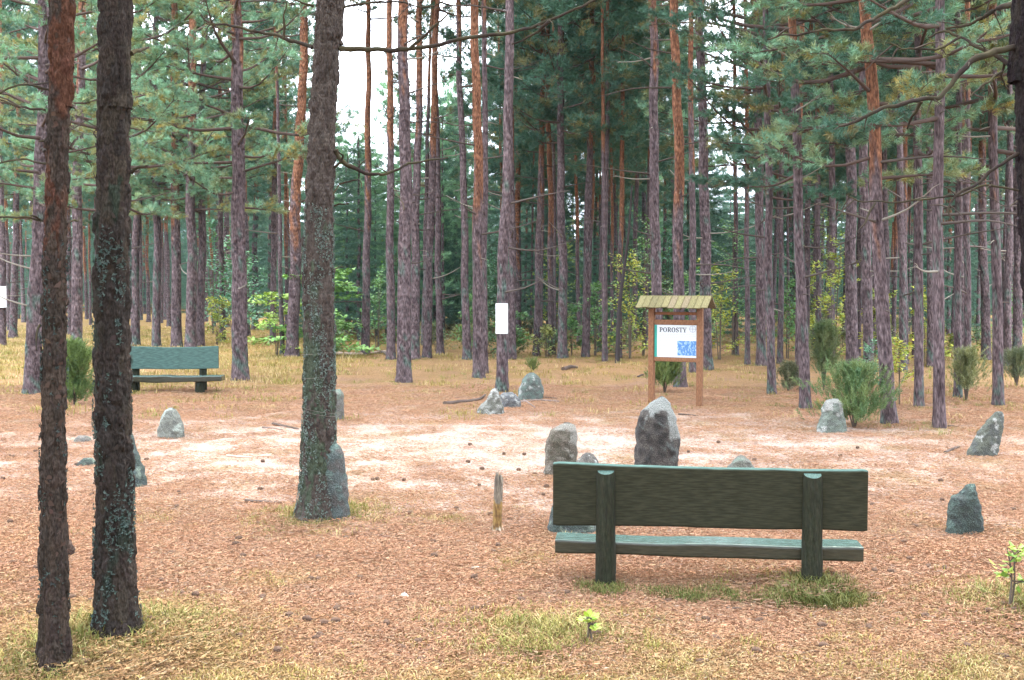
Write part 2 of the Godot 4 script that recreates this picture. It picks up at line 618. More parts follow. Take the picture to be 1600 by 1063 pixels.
func tree_kit() -> void:
	K.trunk = []
	for k in 6:
		K.trunk.append(trunk_mesh(11 + k, 18.0, 0.17, [7.5, 5.2, 9.5, 3.6, 6.4, 8.2][k], [0.25, 0.1, 0.35, 0.0, 0.2, 0.1][k]))
	K.snag = []
	for k in 14:
		K.snag.append(snag_mesh(300 + k))
	K.low = []
	for k in 3:
		K.low.append(pine_crown(51 + k, 3.7, 13.5, 2.5, 46, 10, 8, 1.2, 1, 20))
	K.lowdark = []
	for k in 2:
		K.lowdark.append(pine_crown(56 + k, 4.0, 13.5, 2.4, 42, 10, 8, 1.2, 0, 20))
	K.high = []
	for k in 3:
		K.high.append(pine_crown(61 + k, 10.6, 18.0, 2.3, 34, 8, 7, 1.5, 0))
	K.mid = []
	for k in 3:
		K.mid.append(pine_crown(71 + k, 6.4, 16.5, 2.3, 42, 8, 7, 1.9, 0, 14))
	K.spruce = []
	for k in 3:
		K.spruce.append(spruce_crown(81 + k, 1.0, 10.0, 1.9, 20, 6))
	K.young = []
	for k in 2:
		K.young.append(pine_crown(101 + k, 1.2, 10.6, 1.7, 60, 6, 6, 1.7, 3, 13))
	K.slim = []
	for k in 2:
		K.slim.append(trunk_mesh(91 + k, 10.4, 0.09, 40.0, 0.3))

func pine(base: Vector3, r: float, lean: Vector2, kind: String, sc: float, label: String, group: String, called := "pine_tree", v := -1) -> Node3D:
	var t := thing(called, label, "tree", base, 0.0, group)
	t.basis = Basis(Vector3(lean.y, 0, -lean.x).normalized() if lean.length() > 0.0001 else Vector3.RIGHT, lean.length()) * Basis(Vector3.UP, rng.randf() * TAU)
	var k := v if v >= 0 else rng.randi() % 6
	var tr := part("trunk", K.trunk[k], t)
	tr.scale = Vector3(r / 0.17, sc, r / 0.17)
	if kind != "far":
		for j in rng.randi_range(10, 18):
			var sn := part("dead_branch", K.snag[rng.randi() % 14], t)
			sn.rotation.y = rng.randf() * TAU
			sn.position.y = rnd(1.6, 10.5) * sc
	var cr: Array = K[{"lowdark": "lowdark", "low": "low", "high": "high", "mid": "mid", "far": "mid"}[kind]]
	var q: Array = cr[rng.randi() % cr.size()]
	var ro := rng.randf() * TAU
	if kind != "far":
		var wd := part("limbs", q[0], t)
		wd.set_meta("kind", "stuff")
		wd.rotation.y = ro
		wd.scale = Vector3.ONE * sc
	var nd := part("crown", q[1], t)
	nd.rotation.y = ro
	nd.scale = Vector3.ONE * sc
	return t

func photo_pine(u: float, v: float, w: float, top: float, kind: String, sc: float, label: String, group: String, tv := -1) -> Node3D:
	var p := at(u, v)
	var m := mpp(p)
	# the foot is at u, the trunk crosses the upper edge of the view at top
	var up := pt(top, 0, -p.z)
	var lean := Vector2((up.x - p.x) / (up.y - p.y), rnd(-0.01, 0.01))
	return pine(p, w * 0.5 * m * 0.95, lean, kind, sc, label, group, "pine_tree", tv)

func trees() -> void:
	tree_kit()
	rng.seed = 1234
	near_trees()
	var edge := "pines at the edge of the clearing"
	var stand := "straight slender pine in the stand behind the stone circle"
	var gst := "pines standing behind the stone circle"
	var L := "pine with low green branches beside the backless side of the far bench"
	# foot u, foot v, width, u at the upper edge, crown, scale, trunk variant, label, group
	var rows := [
		[50, 616, 27, 70, "low", 0.92, 2, "lichen grey pine beside the round juniper left of the far bench", ""],
		[119, 566, 19, 128, "low", 1.15, 0, "grey pine just behind the round juniper bush", ""],
		[178, 600, 20, 186, "low", 1.0, 1, "pine hidden behind the dark rough trunk, its green branches spreading", ""],
		[375, 594, 26, 369, "low", 1.05, 0, "pale lichened pine with orange top standing beside the far bench's open end", ""],
		[456, 558, 21, 474, "high", 1.0, 3, "orange barked pine beside the light green layered sapling", ""],
		[441, 556, 8, 429, "high", 0.9, 2, "thin dark pine stem beside an orange barked pine", ""],
		[631, 598, 24, 632, "high", 1.0, 0, "pine with mossy foot and lichened lower bark, alone in front of the stand", ""],
		[748, 590, 19, 743, "high", 1.02, 3, "orange pine with yellow moss at its foot beside the notice tree", ""],
		[757, 584, 12, 757, "high", 1.0, 5, "grey pine close against the orange pine beside the notice tree", ""],
		[571, 554, 14, 577, "high", 1.0, 1, stand, gst],
		[611, 562, 15, 610, "high", 1.02, 4, stand, gst],
		[648, 561, 16, 655, "high", 0.98, 0, stand, gst],
		[667, 560, 15, 684, "high", 1.0, 4, stand, gst],
		[688, 555, 12, 678, "high", 1.02, 5, stand, gst],
		[730, 562, 14, 715, "high", 1.0, 2, stand, gst],
		[800, 561, 14, 797, "high", 1.05, 4, stand, gst],
		[838, 556, 12, 851, "high", 1.0, 1, stand, gst],
		[862, 554, 11, 856, "mid", 1.0, 3, stand, gst],
		[879, 560, 16, 877, "mid", 1.0, 2, stand, gst],
		[915, 557, 13, 927, "mid", 1.05, 4, stand, gst],
		[945, 562, 9, 950, "high", 1.0, 5, stand, gst],
		[1028, 588, 19, 1019, "high", 1.05, 0, "tall grey pine directly behind the information board's roof end", ""],
		[1063, 606, 20, 1056, "high", 1.0, 3, "orange topped pine whose lichened foot shows under the information board", ""],
		[1083, 582, 12, 1079, "high", 1.0, 1, "slim pine between two thicker ones behind the information board", ""],
		[1104, 578, 20, 1096, "high", 1.02, 2, "thick grey pine behind the right post of the information board", ""],
		[1168, 570, 9, 1165, "high", 0.95, 1, stand, gst],
		[1190, 572, 16, 1180, "low", 1.25, 0, stand, gst],
		[1206, 616, 14, 1194, "low", 0.95, 2, "pale slender pine near the thin dark junipers", ""],
		[1219, 568, 10, 1222, "high", 1.0, 4, stand, gst],
		[1259, 640, 18, 1239, "low", 1.0, 4, "leaning pine with pale lichen band on its foot behind the lichened boulder by the juniper", ""],
		[1247, 602, 11, 1253, "high", 1.0, 3, stand, gst],
		[1332, 576, 20, 1324, "high", 1.1, 5, stand, gst],
		[1358, 586, 17, 1345, "high", 1.1, 0, stand, gst],
		[1390, 663, 24, 1352, "low", 1.0, 3, "leaning orange barked pine next to the spreading juniper", ""],
		[1411, 580, 13, 1405, "mid", 1.0, 2, stand, gst],
		[1436, 636, 15, 1436, "low", 1.08, 1, "slim pine behind the yellow leaved sapling", ""],
		[1468, 669, 19, 1470, "low", 1.1, 5, "straight grey pine with white patch of lichen at its foot", ""],
		[1497, 622, 13, 1499, "mid", 0.95, 2, "green lichened pine beside the thin upright juniper", ""],
		[1512, 600, 12, 1510, "high", 1.0, 4, stand, gst],
		[1541, 562, 15, 1530, "mid", 1.0, 1, stand, gst],
		[1560, 634, 17, 1549, "low", 1.12, 1, "purple grey pine behind the leaning slab stone", ""],
		[1590, 566, 15, 1593, "high", 1.0, 0, stand, gst],
		[1300, 566, 13, 1296, "high", 1.0, 2, stand, gst],
		[1279, 560, 10, 1276, "high", 1.0, 4, stand, gst],
		[1150, 556, 9, 1148, "high", 1.0, 1, stand, gst],
		[1385, 560, 12, 1380, "high", 1.0, 5, stand, gst],
		[1456, 574, 14, 1452, "high", 1.0, 0, stand, gst],
		[1575, 572, 12, 1580, "mid", 1.0, 2, stand, gst],
		[20, 528, 13, 30, "mid", 0.95, 0, "pine rising behind the far bench from yellow grass", "pines in the yellow grass behind the far bench"],
		[211, 541, 15, 214, "low", 1.3, 2, "pine rising behind the far bench from yellow grass", "pines in the yellow grass behind the far bench"],
		[244, 542, 14, 246, "low", 1.3, 2, "pine rising behind the far bench from yellow grass", "pines in the yellow grass behind the far bench"],
		[276, 543, 17, 272, "low", 1.3, 3, "pine rising behind the far bench from yellow grass", "pines in the yellow grass behind the far bench"],
		[298, 545, 18, 300, "low", 1.3, 4, "pine rising behind the far bench from yellow grass", "pines in the yellow grass behind the far bench"],
		[312, 542, 14, 318, "low", 1.3, 5, "pine rising behind the far bench from yellow grass", "pines in the yellow grass behind the far bench"],
		[353, 512, 11, 356, "mid", 1.1, 0, "pine rising behind the far bench from yellow grass", "pines in the yellow grass behind the far bench"],
		[398, 516, 11, 402, "mid", 1.1, 4, "pine rising behind the far bench from yellow grass", "pines in the yellow grass behind the far bench"],
		[2, 541, 14, 0, "mid", 1.0, 5, "pine with a white sheet fixed to its trunk, far from the others", ""],
	]
	for r in rows:
		if r[8].begins_with("pines in the yellow"):
			r[7] = "%s %s pine rising behind the far bench from yellow grass" % ["slim" if r[2] < 14 else ("medium" if r[2] < 17 else "stout"), ["grey barked", "orange brown", "lichen grey", "bright orange", "rusty topped", "dark purple grey"][r[6]]]
		if r[8] == gst:
			var look: String = ["grey barked", "orange brown", "lichen grey", "bright orange", "rusty topped", "dark purple grey"][r[6]]
			var girth: String = "thin" if r[2] < 12 else ("slender" if r[2] < 16 else "stout")
			var where: String = "between the lichen covered pine and the notice tree" if r[0] < 784 else ("between the notice tree and the information board" if r[0] < 1010 else ("between the information board and the spreading juniper" if r[0] < 1330 else "beyond the spreading juniper and the leaning slab"))
			r[7] = "%s %s pine standing back %s" % [girth, look, where]
		photo_pine(r[0], r[1], r[2], r[3], "lowdark" if r[4] == "low" and r[0] > 1200 and r[6] != 3 and r[6] != 1 else r[4], r[5], r[7], r[8], r[6])
	# the notice tree
	var nt := photo_pine(784, 613, 20, 795, "high", 1.0, "pale lichened pine with a white notice, beside the low pointed stone", "", 2)
	nt.get_node("trunk").name = "trunk"
	sheet(784, 498, 19, 47, at(784, 613), 0.19, "blank white paper notice fixed to the lichened pine behind the pointed stone")
	sheet(2, 464, 13, 33, at(2, 541), 0.24, "blank white sheet on a pine far off beside the yellow grass")
	# a dead leaning stem
	var dp := at(965, 568)
	var ds := MB.new()
	tube(ds, curve([Vector3(0, -0.1, 0), Vector3(0.05, 1.6, 0), Vector3(0.28, 3.6, 0.1), Vector3(0.36, 5.0, 0.2)], 14), lin(15, 0.075, 0.02), 7, Color(0.05, 0.042, 0.04), 0.2)
	for k in 7:
		var o := Vector3(0.22, 2.6 + k * 0.3, 0.1)
		tube(ds, PackedVector3Array([o, o + Vector3(rnd(-0.4, 0.4), rnd(0.0, 0.3), rnd(-0.4, 0.4))]), PackedFloat32Array([0.012, 0.004]), 3, Color(0.06, 0.05, 0.045))
	whole("dead_stem", ds.mesh(M.twig), dp, "thin dead black leaning stem in front of the yellow green bushes", "tree")

	# the deeper wood
	rng.seed = 777
	var placed := []
	var far_label := "tall pine deep in the wood among many others"
	var n := 0
	var tries := 0
	while n < 165 and tries < 9000:
		tries += 1
		var d := rnd(40.0, 105.0)
		var u := rnd(-40, 1640)
		if u > 490 and u < 790 and d > 44.0: continue
		if u > 860 and u < 1000 and rng.randf() < 0.6: continue
		if u > 1085 and u < 1195 and rng.randf() < 0.95: continue
		var x := (u - CU) / FOC * d
		var ok := true
		for q: Vector2 in placed:
			if q.distance_squared_to(Vector2(x, d)) < 2.2:
				ok = false
				break
		if not ok: continue
		placed.append(Vector2(x, d))
		var fv := rng.randi() % 6
		var fl := Vector2(rnd(-0.03, 0.03), rnd(-0.03, 0.03))
		var fs := rnd(0.85, 1.15)
		far_label = "%s %s pine deep in the wood behind the clearing, %s" % ["tall" if fs > 1.0 else "shorter", ["grey", "orange brown", "lichen grey", "bright orange", "rusty topped", "purple grey"][fv], "leaning" if absf(fl.x) > 0.015 else "upright"]
		pine(on(x, -d), rnd(0.075, 0.15), fl, "far", fs, far_label, "pines deep in the wood", "pine_tree", fv)
		n += 1
	n = 0
	tries = 0
	while n < 60 and tries < 6000:
		tries += 1
		var d := rnd(30.0, 58.0)
		var u := rnd(1180, 1640) if n < 40 else rnd(770, 1010)
		var x := (u - CU) / FOC * d
		var ok := true
		for q: Vector2 in placed:
			if q.distance_squared_to(Vector2(x, d)) < 0.9:
				ok = false
				break
		if not ok: continue
		placed.append(Vector2(x, d))
		var tv := rng.randi() % 6
		pine(on(x, -d), rnd(0.06, 0.105), Vector2(rnd(-0.025, 0.025), rnd(-0.02, 0.02)), "far", rnd(0.9, 1.15), "thin %s pine crowded between stouter ones %s" % [["grey", "orange brown", "lichen grey", "bright orange", "rusty topped", "purple grey"][tv], "beyond the information board" if u > 1100 else "between notice tree and information board"], "thin crowded pines", "pine_tree", tv)
		n += 1
	# young spruces below and between them
	n = 0
	tries = 0
	while n < 85 and tries < 6000:
		tries += 1
		var d := rnd(42.0, 100.0)
		var u := rnd(-30, 1630)
		if u < 450 and d < 62.0: continue
		var x := (u - CU) / FOC * d
		var ok := true
		for q: Vector2 in placed:
			if q.distance_squared_to(Vector2(x, d)) < 2.2:
				ok = false
				break
		if not ok: continue
		placed.append(Vector2(x, d))
		var hgt := rnd(4.0, 11.0)
		if u > 530 and u < 740: hgt = minf(hgt, 1.6 + 250.0 / FOC * d)
		if u > 1105 and u < 1175: hgt = minf(hgt, 1.6 + 280.0 / FOC * d)
		spruce(on(x, -d), hgt)
		n += 1
	# light green young pines that close the gaps
	rng.seed = 321
	for k in 34:
		var d := rnd(46.0, 72.0)
		var u := rnd(500, 780) if k < 17 else rnd(330, 1250)
		var x := (u - CU) / FOC * d
		var hgt := 2.0 + (456.0 - rnd(100, 270)) / FOC * d
		var ty := thing("young_pine", "%s young conifer filling the gaps between tall trunks" % ["slim light green", "bushy light green", "slim dark", "bushy dark"][k % 2 + (0 if k < 20 else 2)], "tree", on(x, -d), rng.randf() * TAU, "young conifers in the gaps")
		var sy := hgt / 11.0
		part("trunk", K.slim[k % 2], ty).scale = Vector3(0.8, sy * 1.02, 0.8)
		part("crown", (K.young[k % 2] if k < 20 else K.spruce[k % 3])[1], ty).scale = Vector3(0.9 if k % 2 == 0 else 1.15, sy, 0.9 if k % 2 == 0 else 1.15)
	# the wood goes on beside and behind the viewer and shades this side
	n = 0
	tries = 0
	while n < 84 and tries < 6000:
		tries += 1
		var x := rnd(-22, 22)
		var z := rnd(-14.0, 20.0)
		if absf(x) < 2.2 and absf(z) < 2.2: continue
		if z < 0.0 and absf(x) < -z * 0.50 + 2.2: continue
		var ok := true
		for q: Vector2 in placed:
			if q.distance_squared_to(Vector2(x, -z)) < 4.5:
				ok = false
				break
		if not ok: continue
		placed.append(Vector2(x, -z))
		pine(on(x, z), rnd(0.11, 0.18), Vector2(rnd(-0.03, 0.03), rnd(-0.03, 0.03)), "far" if z > 2.5 else "high", rnd(0.85, 1.1), "tall pine of the near wood beside the path", "pines of the near wood")
		n += 1
	# far wood, one mass
	var mm := MultiMesh.new()
	mm.transform_format = MultiMesh.TRANSFORM_3D
	mm.mesh = K.spruce[0][1]
	mm.instance_count = 420
	for k in 420:
		var d := rnd(100, 165)
		var u := rnd(-120, 1720)
		var x := (u - CU) / FOC * d
		var hh := rnd(7, 15)
		if u > 530 and u < 740: hh = rnd(6, 12)
		mm.set_instance_transform(k, Transform3D(Basis(Vector3.UP, rng.randf() * TAU) * Basis.from_scale(Vector3(hh * 0.16, hh / 10.0, hh * 0.16)), on(x, -d)))
	var far := MultiMeshInstance3D.new()
	far.name = "distant_wood"
	far.multimesh = mm
	add_child(far)
	tag(far, "dark mass of distant wood between the trunks", "wood", "", "stuff")

func spruce(p: Vector3, h: float) -> void:
	var t := thing("young_spruce", "%s young spruce with drooping dark branches between the tall pines" % ["low", "half grown", "tall"][clampi(int((h - 4.0) / 2.4), 0, 2)], "tree", p, rng.randf() * TAU, "young spruces under the pines")
	var s := h / 10.0
	part("trunk", K.slim[rng.randi() % 2], t).scale = Vector3(0.6 + s * 0.5, s, 0.6 + s * 0.5)
	var q: Array = K.spruce[rng.randi() % 3]
	var ws := (0.55 + 0.45 * s)
	part("crown", q[1], t).scale = Vector3(ws, s, ws)

func sheet(u: float, v: float, w: float, h: float, foot: Vector3, r: float, label: String) -> void:
	var m := mpp(foot)
	var p := pt(u, v, -foot.z - r - 0.012)
	var b := MB.new()
	var hw := w * m * 0.5
	var hh := h * m * 0.5
	var rings := []
	var cols := []
	for j in 9:
		var y := lerpf(-hh, hh, j / 8.0)
		var ring := PackedVector3Array()
		var cc := PackedColorArray()
		for s in 14:
			var front := s < 7
			var x := lerpf(-hw, hw, (s if front else 13 - s) / 6.0)
			var z := -x * x / (2.0 * r) + n2.get_noise_2d(x * 9.0, y * 9.0) * 0.006
			ring.append(Vector3(x, y, z + (0.0 if front else -0.004)))
			cc.append(Color(0.66, 0.67, 0.70))
		rings.append(ring); cols.append(cc)
	skin(b, rings, cols)
	whole("paper_notice", b.mesh(M.plain), p, label, "notice", "", 0.0)

# a close trunk whose bark plates are real relief; every plate has a tone of its own
func close_trunk(path: Array, radii: Array, sd: int, plate: float, deep: float, base: Color, alt: Color, patch: Color, patch_from: float, patch_to: float, patch_more: float) -> ArrayMesh:
	var vis := 430
	var sides := 110
	var pts := PackedVector3Array()
	var c3 := Curve3D.new()
	for j in path.size():
		var t: Vector3 = (path[mini(j + 1, path.size() - 1)] - path[maxi(j - 1, 0)]) / 6.0
		c3.add_point(path[j], -t, t)
	var rings := []
	var cols := []
	var off := Vector3(sd * 13.0, sd * 5.0, 0)
	var top := float(path.size() - 1)
	for j in vis + 40:
		var q := top * 0.0
		if j < vis: q = (top - 1.0) * j / vis           # the last span runs above the view, coarsely
		else: q = (top - 1.0) + float(j - vis) / 39.0
		var p := c3.samplef(q)
		var rr := lerpf(radii[int(q)], radii[mini(int(q) + 1, path.size() - 1)], q - int(q))
		var y := p.y
		rr *= 1.0 + 0.30 * exp(-maxf(y, 0.0) * 6.0)
		var ring := PackedVector3Array()
		var cc := PackedColorArray()
		for s in sides:
			var a := TAU * s / sides
			var d := Vector3(cos(a), 0, sin(a))
			var w := d * rr
			var sm := Vector3(w.x, y * 0.42, w.z) + Vector3(n1.get_noise_2d(y * 14, a * 2) * 0.02, n2.get_noise_3dv(w * 30 + Vector3(0, y * 20, 0)) * 0.03, 0)
			var g := cell.get_noise_3dv(sm / plate + off)            # -1 in a furrow
			var cv := cellv.get_noise_3dv(sm / plate + off)
			var h := clampf((g + 1.0) * 2.2, 0.0, 1.0)
			h = h * (0.75 + 0.35 * cv) + 0.25 * n2.get_noise_3dv(Vector3(w.x, y * 0.5, w.z) * 60.0 + off)
			var big := n1.get_noise_3dv(Vector3(w.x * 4, y * 1.2, w.z * 4) + off) * 0.035
			ring.append(Vector3(p.x, y, p.z) + d * (rr + deep * (h - 0.7) + big * rr * 2.0))
			var c := base.lerp(alt, clampf(cv * 0.9 + 0.5 + n2.get_noise_3dv(sm * 25.0 + off) * 0.3, 0, 1))
			var pk := n1.get_noise_3dv(Vector3(w.x * 11, y * 2.6, w.z * 11) - off) + n2.get_noise_3dv(sm * 18.0 - off) * 0.5 + patch_more
			if y > patch_from + pk * 0.8 and y < patch_to + pk * 0.8 and pk > 0.12:
				c = c.lerp(patch, clampf((pk - 0.12) * 5.0, 0, 0.85))
			cc.append(c)
		rings.append(ring); cols.append(cc)
	var b := MB.new()
	skin(b, rings, cols, false, true)
	return b.mesh(M.near_bark)

# leafy lichen: little curled rosettes standing off the bark
func lichen_flakes(path: Array, radii: Array, sd: int, y0: float, y1: float, count: int, tint: Color, clump: float, out := -0.004) -> ArrayMesh:
	rng.seed = sd
	var b := MB.new()
	var made := 0
	var tries := 0
	while made < count and tries < count * 12:
		tries += 1
		var y := rnd(y0, y1)
		var a := rng.randf() * TAU
		var j := 0
		while j < path.size() - 2 and path[j + 1].y < y: j += 1
		var q := clampf((y - path[j].y) / (path[j + 1].y - path[j].y), 0, 1)
		var p: Vector3 = path[j].lerp(path[j + 1], q)
		var rr := lerpf(radii[j], radii[j + 1], q)
		rr *= 1.0 + 0.30 * exp(-maxf(y, 0.0) * 6.0)
		var d := Vector3(cos(a), 0, sin(a))
		if n1.get_noise_3dv(Vector3(d.x * 2.5, y * 5.0, d.z * 2.5) + Vector3(sd, sd, 0)) + n2.get_noise_3dv(Vector3(d.x * 4, y * 9, d.z * 4)) * 0.5 < clump: continue
		var o := Vector3(p.x, y, p.z) + d * (rr + out)
		var side := Vector3(-d.z, 0, d.x)
		var sz := rnd(0.004, 0.014)
		var roll := rng.randf() * TAU
		var col := tint.lerp(tint * 0.45, rng.randf()).lerp(Color(tint.g, tint.g, tint.g) * 0.8, rng.randf() * 0.5)
		var prev := Vector3.ZERO
		var lobes := rng.randi_range(5, 7)
		for k in lobes + 1:
			var th := roll + TAU * k / lobes
			var rad := sz * (0.65 + 0.5 * sin(k * 2.3 + roll))
			if k == lobes:
				rad = sz * (0.65 + 0.5 * sin(roll))
			var e := o + (side * cos(th) + Vector3.UP * sin(th)) * rad + d * (0.003 + 0.006 * absf(sin(th * 1.5 + roll)))
			if k > 0: b.tri(o, prev, e, col)
			prev = e
		made += 1
	return b.mesh(M.lichen)

# papery bark scales that peel away
func bark_scales(path: Array, radii: Array, sd: int, y0: float, y1: float, count: int, col: Color, size: float) -> ArrayMesh:
	rng.seed = sd
	var b := MB.new()
	for k in count:
		var y := rnd(y0, y1)
		var a := rng.randf() * TAU
		var j := 0
		while j < path.size() - 2 and path[j + 1].y < y: j += 1
		var q := clampf((y - path[j].y) / (path[j + 1].y - path[j].y), 0, 1)
		var p: Vector3 = path[j].lerp(path[j + 1], q)
		var rr := lerpf(radii[j], radii[j + 1], q)
		var d := Vector3(cos(a), 0, sin(a))
		var side := Vector3(-d.z, 0, d.x)
		var o := Vector3(p.x, y, p.z) + d * (rr - 0.006)
		var w := size * rnd(0.5, 1.2)
		var h := size * rnd(0.6, 1.5)
		var lift := rnd(0.004, 0.016)
		var tw := rnd(-0.5, 0.5)
		var up := (Vector3.UP + side * tw).normalized()
		var c := col.lerp(col * 0.6, rng.randf())
		var p0 := o - side * w * 0.5
		var p1 := o + side * w * 0.5
		var p2 := o + side * w * rnd(0.3, 0.5) + up * h * 0.7 + d * lift * 0.6
		var p3 := o - side * w * rnd(0.3, 0.5) + up * h * 0.7 + d * lift * 0.6
		var p4 := o + side * w * rnd(-0.2, 0.2) + up * h + d * lift
		b.quad(p0, p1, p2, p3, c)
		b.tri(p3, p2, p4, c)
	return b.mesh(M.litter)

func near_trees() -> void:
	# ---- slim reddish trunk
	var A := at(85, 1042)
	var m := mpp(A)
	var da := -A.z
	var pa := []
	for q in [[85, 1060], [84, 950], [83, 700], [85, 480], [90, 250], [96, 0], [99, -120]]:
		pa.append(pt(q[0], q[1], da) - A)
	pa.append(pa[-1] + Vector3(0.3, 11.0, 0.2))
	var ra := [23 * m, 22 * m, 20.5 * m, 19.5 * m, 18.5 * m, 17.5 * m, 17 * m, 9 * m]
	var t := thing("pine_tree", "slim pine with flaking reddish bark beside the darker rough trunk in the mossy grass", "tree", A)
	part("trunk", close_trunk(pa, ra, 2, 0.045, 0.018, Color(0.088, 0.068, 0.058), Color(0.066, 0.053, 0.047), Color(0.135, 0.062, 0.042), 1.9, 5.5, 0.18), t)
	var o := part("bark_scales", bark_scales(pa, ra, 5, 0.3, 4.6, 240, Color(0.085, 0.058, 0.048), 0.026), t)
	o.set_meta("kind", "stuff")
	o = part("lichen", lichen_flakes(pa, ra, 6, 0.0, 2.2, 420, Color(0.07, 0.105, 0.095), 0.24), t)
	o.set_meta("kind", "stuff")
	stubs(t, [[[70, 238], [62, 232]], [[74, 232], [62, 222]], [[104, 350], [120, 345], [124, 340]], [[64, 345], [50, 340]], [[110, 232], [124, 214]], [[68, 345], [40, 342], [-10, 338]], [[74, 256], [30, 252], [-20, 255]], [[76, 140], [40, 133], [0, 145], [-30, 150]], [[70, 172], [30, 165], [-20, 152]], [[62, 508], [56, 520], [58, 545]]], A, da, 0.010)
	crown_on(t, "high", 0.95)
	# ---- dark rough trunk
	var B := at(181, 982)
	m = mpp(B)
	da = -B.z
	var pb := []
	for q in [[181, 1000], [180, 880], [176, 680], [174, 480], [176, 250], [181, 0], [183, -120]]:
		pb.append(pt(q[0], q[1], da) - B)
	pb.append(pb[-1] + Vector3(0.2, 12.0, -0.2))
	var rb := [33 * m, 32.5 * m, 30.5 * m, 29 * m, 27 * m, 25.5 * m, 25 * m, 12 * m]
	t = thing("pine_tree", "dark rough barked pine with blue green lichen beside the slimmer reddish trunk", "tree", B)
	part("trunk", close_trunk(pb, rb, 7, 0.062, 0.026, Color(0.078, 0.063, 0.054), Color(0.058, 0.049, 0.045), Color(0.05, 0.068, 0.055), 0.0, 2.2, -0.1), t)
	o = part("lichen", lichen_flakes(pb, rb, 8, 0.05, 2.2, 1900, Color(0.105, 0.165, 0.145), 0.20, -0.005), t)
	o.set_meta("kind", "stuff")
	o = part("bark_scales", bark_scales(pb, rb, 9, 0.3, 4.6, 260, Color(0.05, 0.04, 0.036), 0.026), t)
	o.set_meta("kind", "stuff")
	stubs(t, [[[205, 84], [220, 78], [232, 73]], [[206, 268], [222, 262], [230, 258]], [[206, 270], [216, 268]]], B, da, 0.014)
	crown_on(t, "high", 1.0)
	# ---- lichened trunk by the clearing
	var C := at(497, 806)
	m = mpp(C)
	da = -C.z
	var pc := []
	for q in [[497, 818], [498, 700], [499, 560], [497, 420], [501, 250], [511, 60], [515, 0], [519, -120]]:
		pc.append(pt(q[0], q[1], da) - C)
	pc.append(pc[-1] + Vector3(0.2, 11.0, 0.2))
	var rc := [31 * m, 27.5 * m, 25 * m, 24.5 * m, 22 * m, 20.5 * m, 20.5 * m, 19.5 * m, 11 * m]
	t = thing("pine_tree", "thick lichen covered pine with long bare branches in front of a half hidden stone", "tree", C)
	part("trunk", close_trunk(pc, rc, 12, 0.050, 0.030, Color(0.145, 0.121, 0.107), Color(0.108, 0.09, 0.081), Color(0.11, 0.15, 0.105), -0.2, 2.4, 0.08), t)
	o = part("lichen", lichen_flakes(pc, rc, 15, 0.0, 2.7, 4600, Color(0.20, 0.285, 0.245), 0.03, -0.004), t)
	o.set_meta("kind", "stuff")
	o = part("bark_scales", bark_scales(pc, rc, 16, 0.2, 5.2, 420, Color(0.085, 0.068, 0.062), 0.03), t)
	o.set_meta("kind", "stuff")
	stubs(t, [[[524, 234], [532, 250], [556, 264], [582, 272], [604, 272], [640, 256], [700, 246]], [[522, 262], [536, 246], [528, 238]]], C, da, 0.022)
	stubs(t, [[[484, 316], [466, 314]], [[486, 312], [474, 292]], [[520, 304], [530, 290], [545, 284]], [[522, 322], [545, 318]], [[520, 422], [536, 418]], [[530, 288], [560, 282], [566, 292]]], C, da, 0.014)
	stubs(t, [[[530, 76], [570, 76], [620, 78], [660, 74], [720, 62], [800, 50], [858, 32], [925, 2], [960, -20]], [[640, 76], [680, 40], [700, 20]], [[860, 32], [838, 52], [800, 70]]], C, da, 0.024)
	stubs(t, [[[488, 74], [460, 64], [440, 58], [400, 48], [360, 40], [324, 36]], [[490, 10], [465, 2], [440, -8]], [[532, 12], [575, 5], [620, 3], [670, 12], [700, -4]], [[443, 60], [446, 0]]], C, da, 0.02)
	for yv in [552, 589, 640, 645]:
		var wire := MB.new()
		var pp := pt(498, yv, da) - C
		var ring := PackedVector3Array()
		for s in 41:
			var an := TAU * s / 40
			ring.append(Vector3(pp.x, pp.y, 0) + Vector3(cos(an) * (25.4 if yv < 600 else 26.9) * m, (0.012 if yv < 600 else -0.03) * cos(an), sin(an) * (25.4 if yv < 600 else 26.9) * m))
		tube(wire, ring, lin(41, 0.0012, 0.0012), 4, Color(0.2, 0.18, 0.16))
		part("wire", wire.mesh(M.plain), t)
	crown_on(t, "high", 1.05)
	# ---- trunk at the right with the bent limbs
	var D := at(1672, 958)
	m = mpp(D)
	da = -D.z
	var pd := []
	for q in [[1672, 975], [1658, 800], [1634, 500], [1620, 250], [1616, 0], [1616, -120]]:
		pd.append(pt(q[0], q[1], da) - D)
	pd.append(pd[-1] + Vector3(0.2, 11.0, 0.2))
	var rd := [34 * m, 32 * m, 30 * m, 30 * m, 29 * m, 28 * m, 12 * m]
	t = thing("pine_tree", "dark pine with bent mossy limbs rising from the mound with the small oak", "tree", D)
	part("trunk", close_trunk(pd, rd, 19, 0.042, 0.016, Color(0.05, 0.04, 0.038), Color(0.032, 0.027, 0.03), Color(0.05, 0.068, 0.055), 0.0, 2.2, -0.1), t)
	stubs(t, [[[1590, 72], [1560, 80], [1525, 92], [1495, 118], [1472, 148], [1440, 158], [1405, 164], [1370, 174], [1330, 192], [1310, 195]], [[1440, 158], [1425, 180], [1416, 200]]], D, da, 0.020, -0.4)
	stubs(t, [[[1592, 106], [1570, 96], [1530, 72], [1500, 58], [1478, 50], [1450, 58]], [[1500, 58], [1470, 74], [1420, 76], [1390, 68]], [[1570, 98], [1566, 120], [1574, 140]], [[1566, 112], [1540, 130], [1515, 152]]], D, da, 0.014, 0.5)
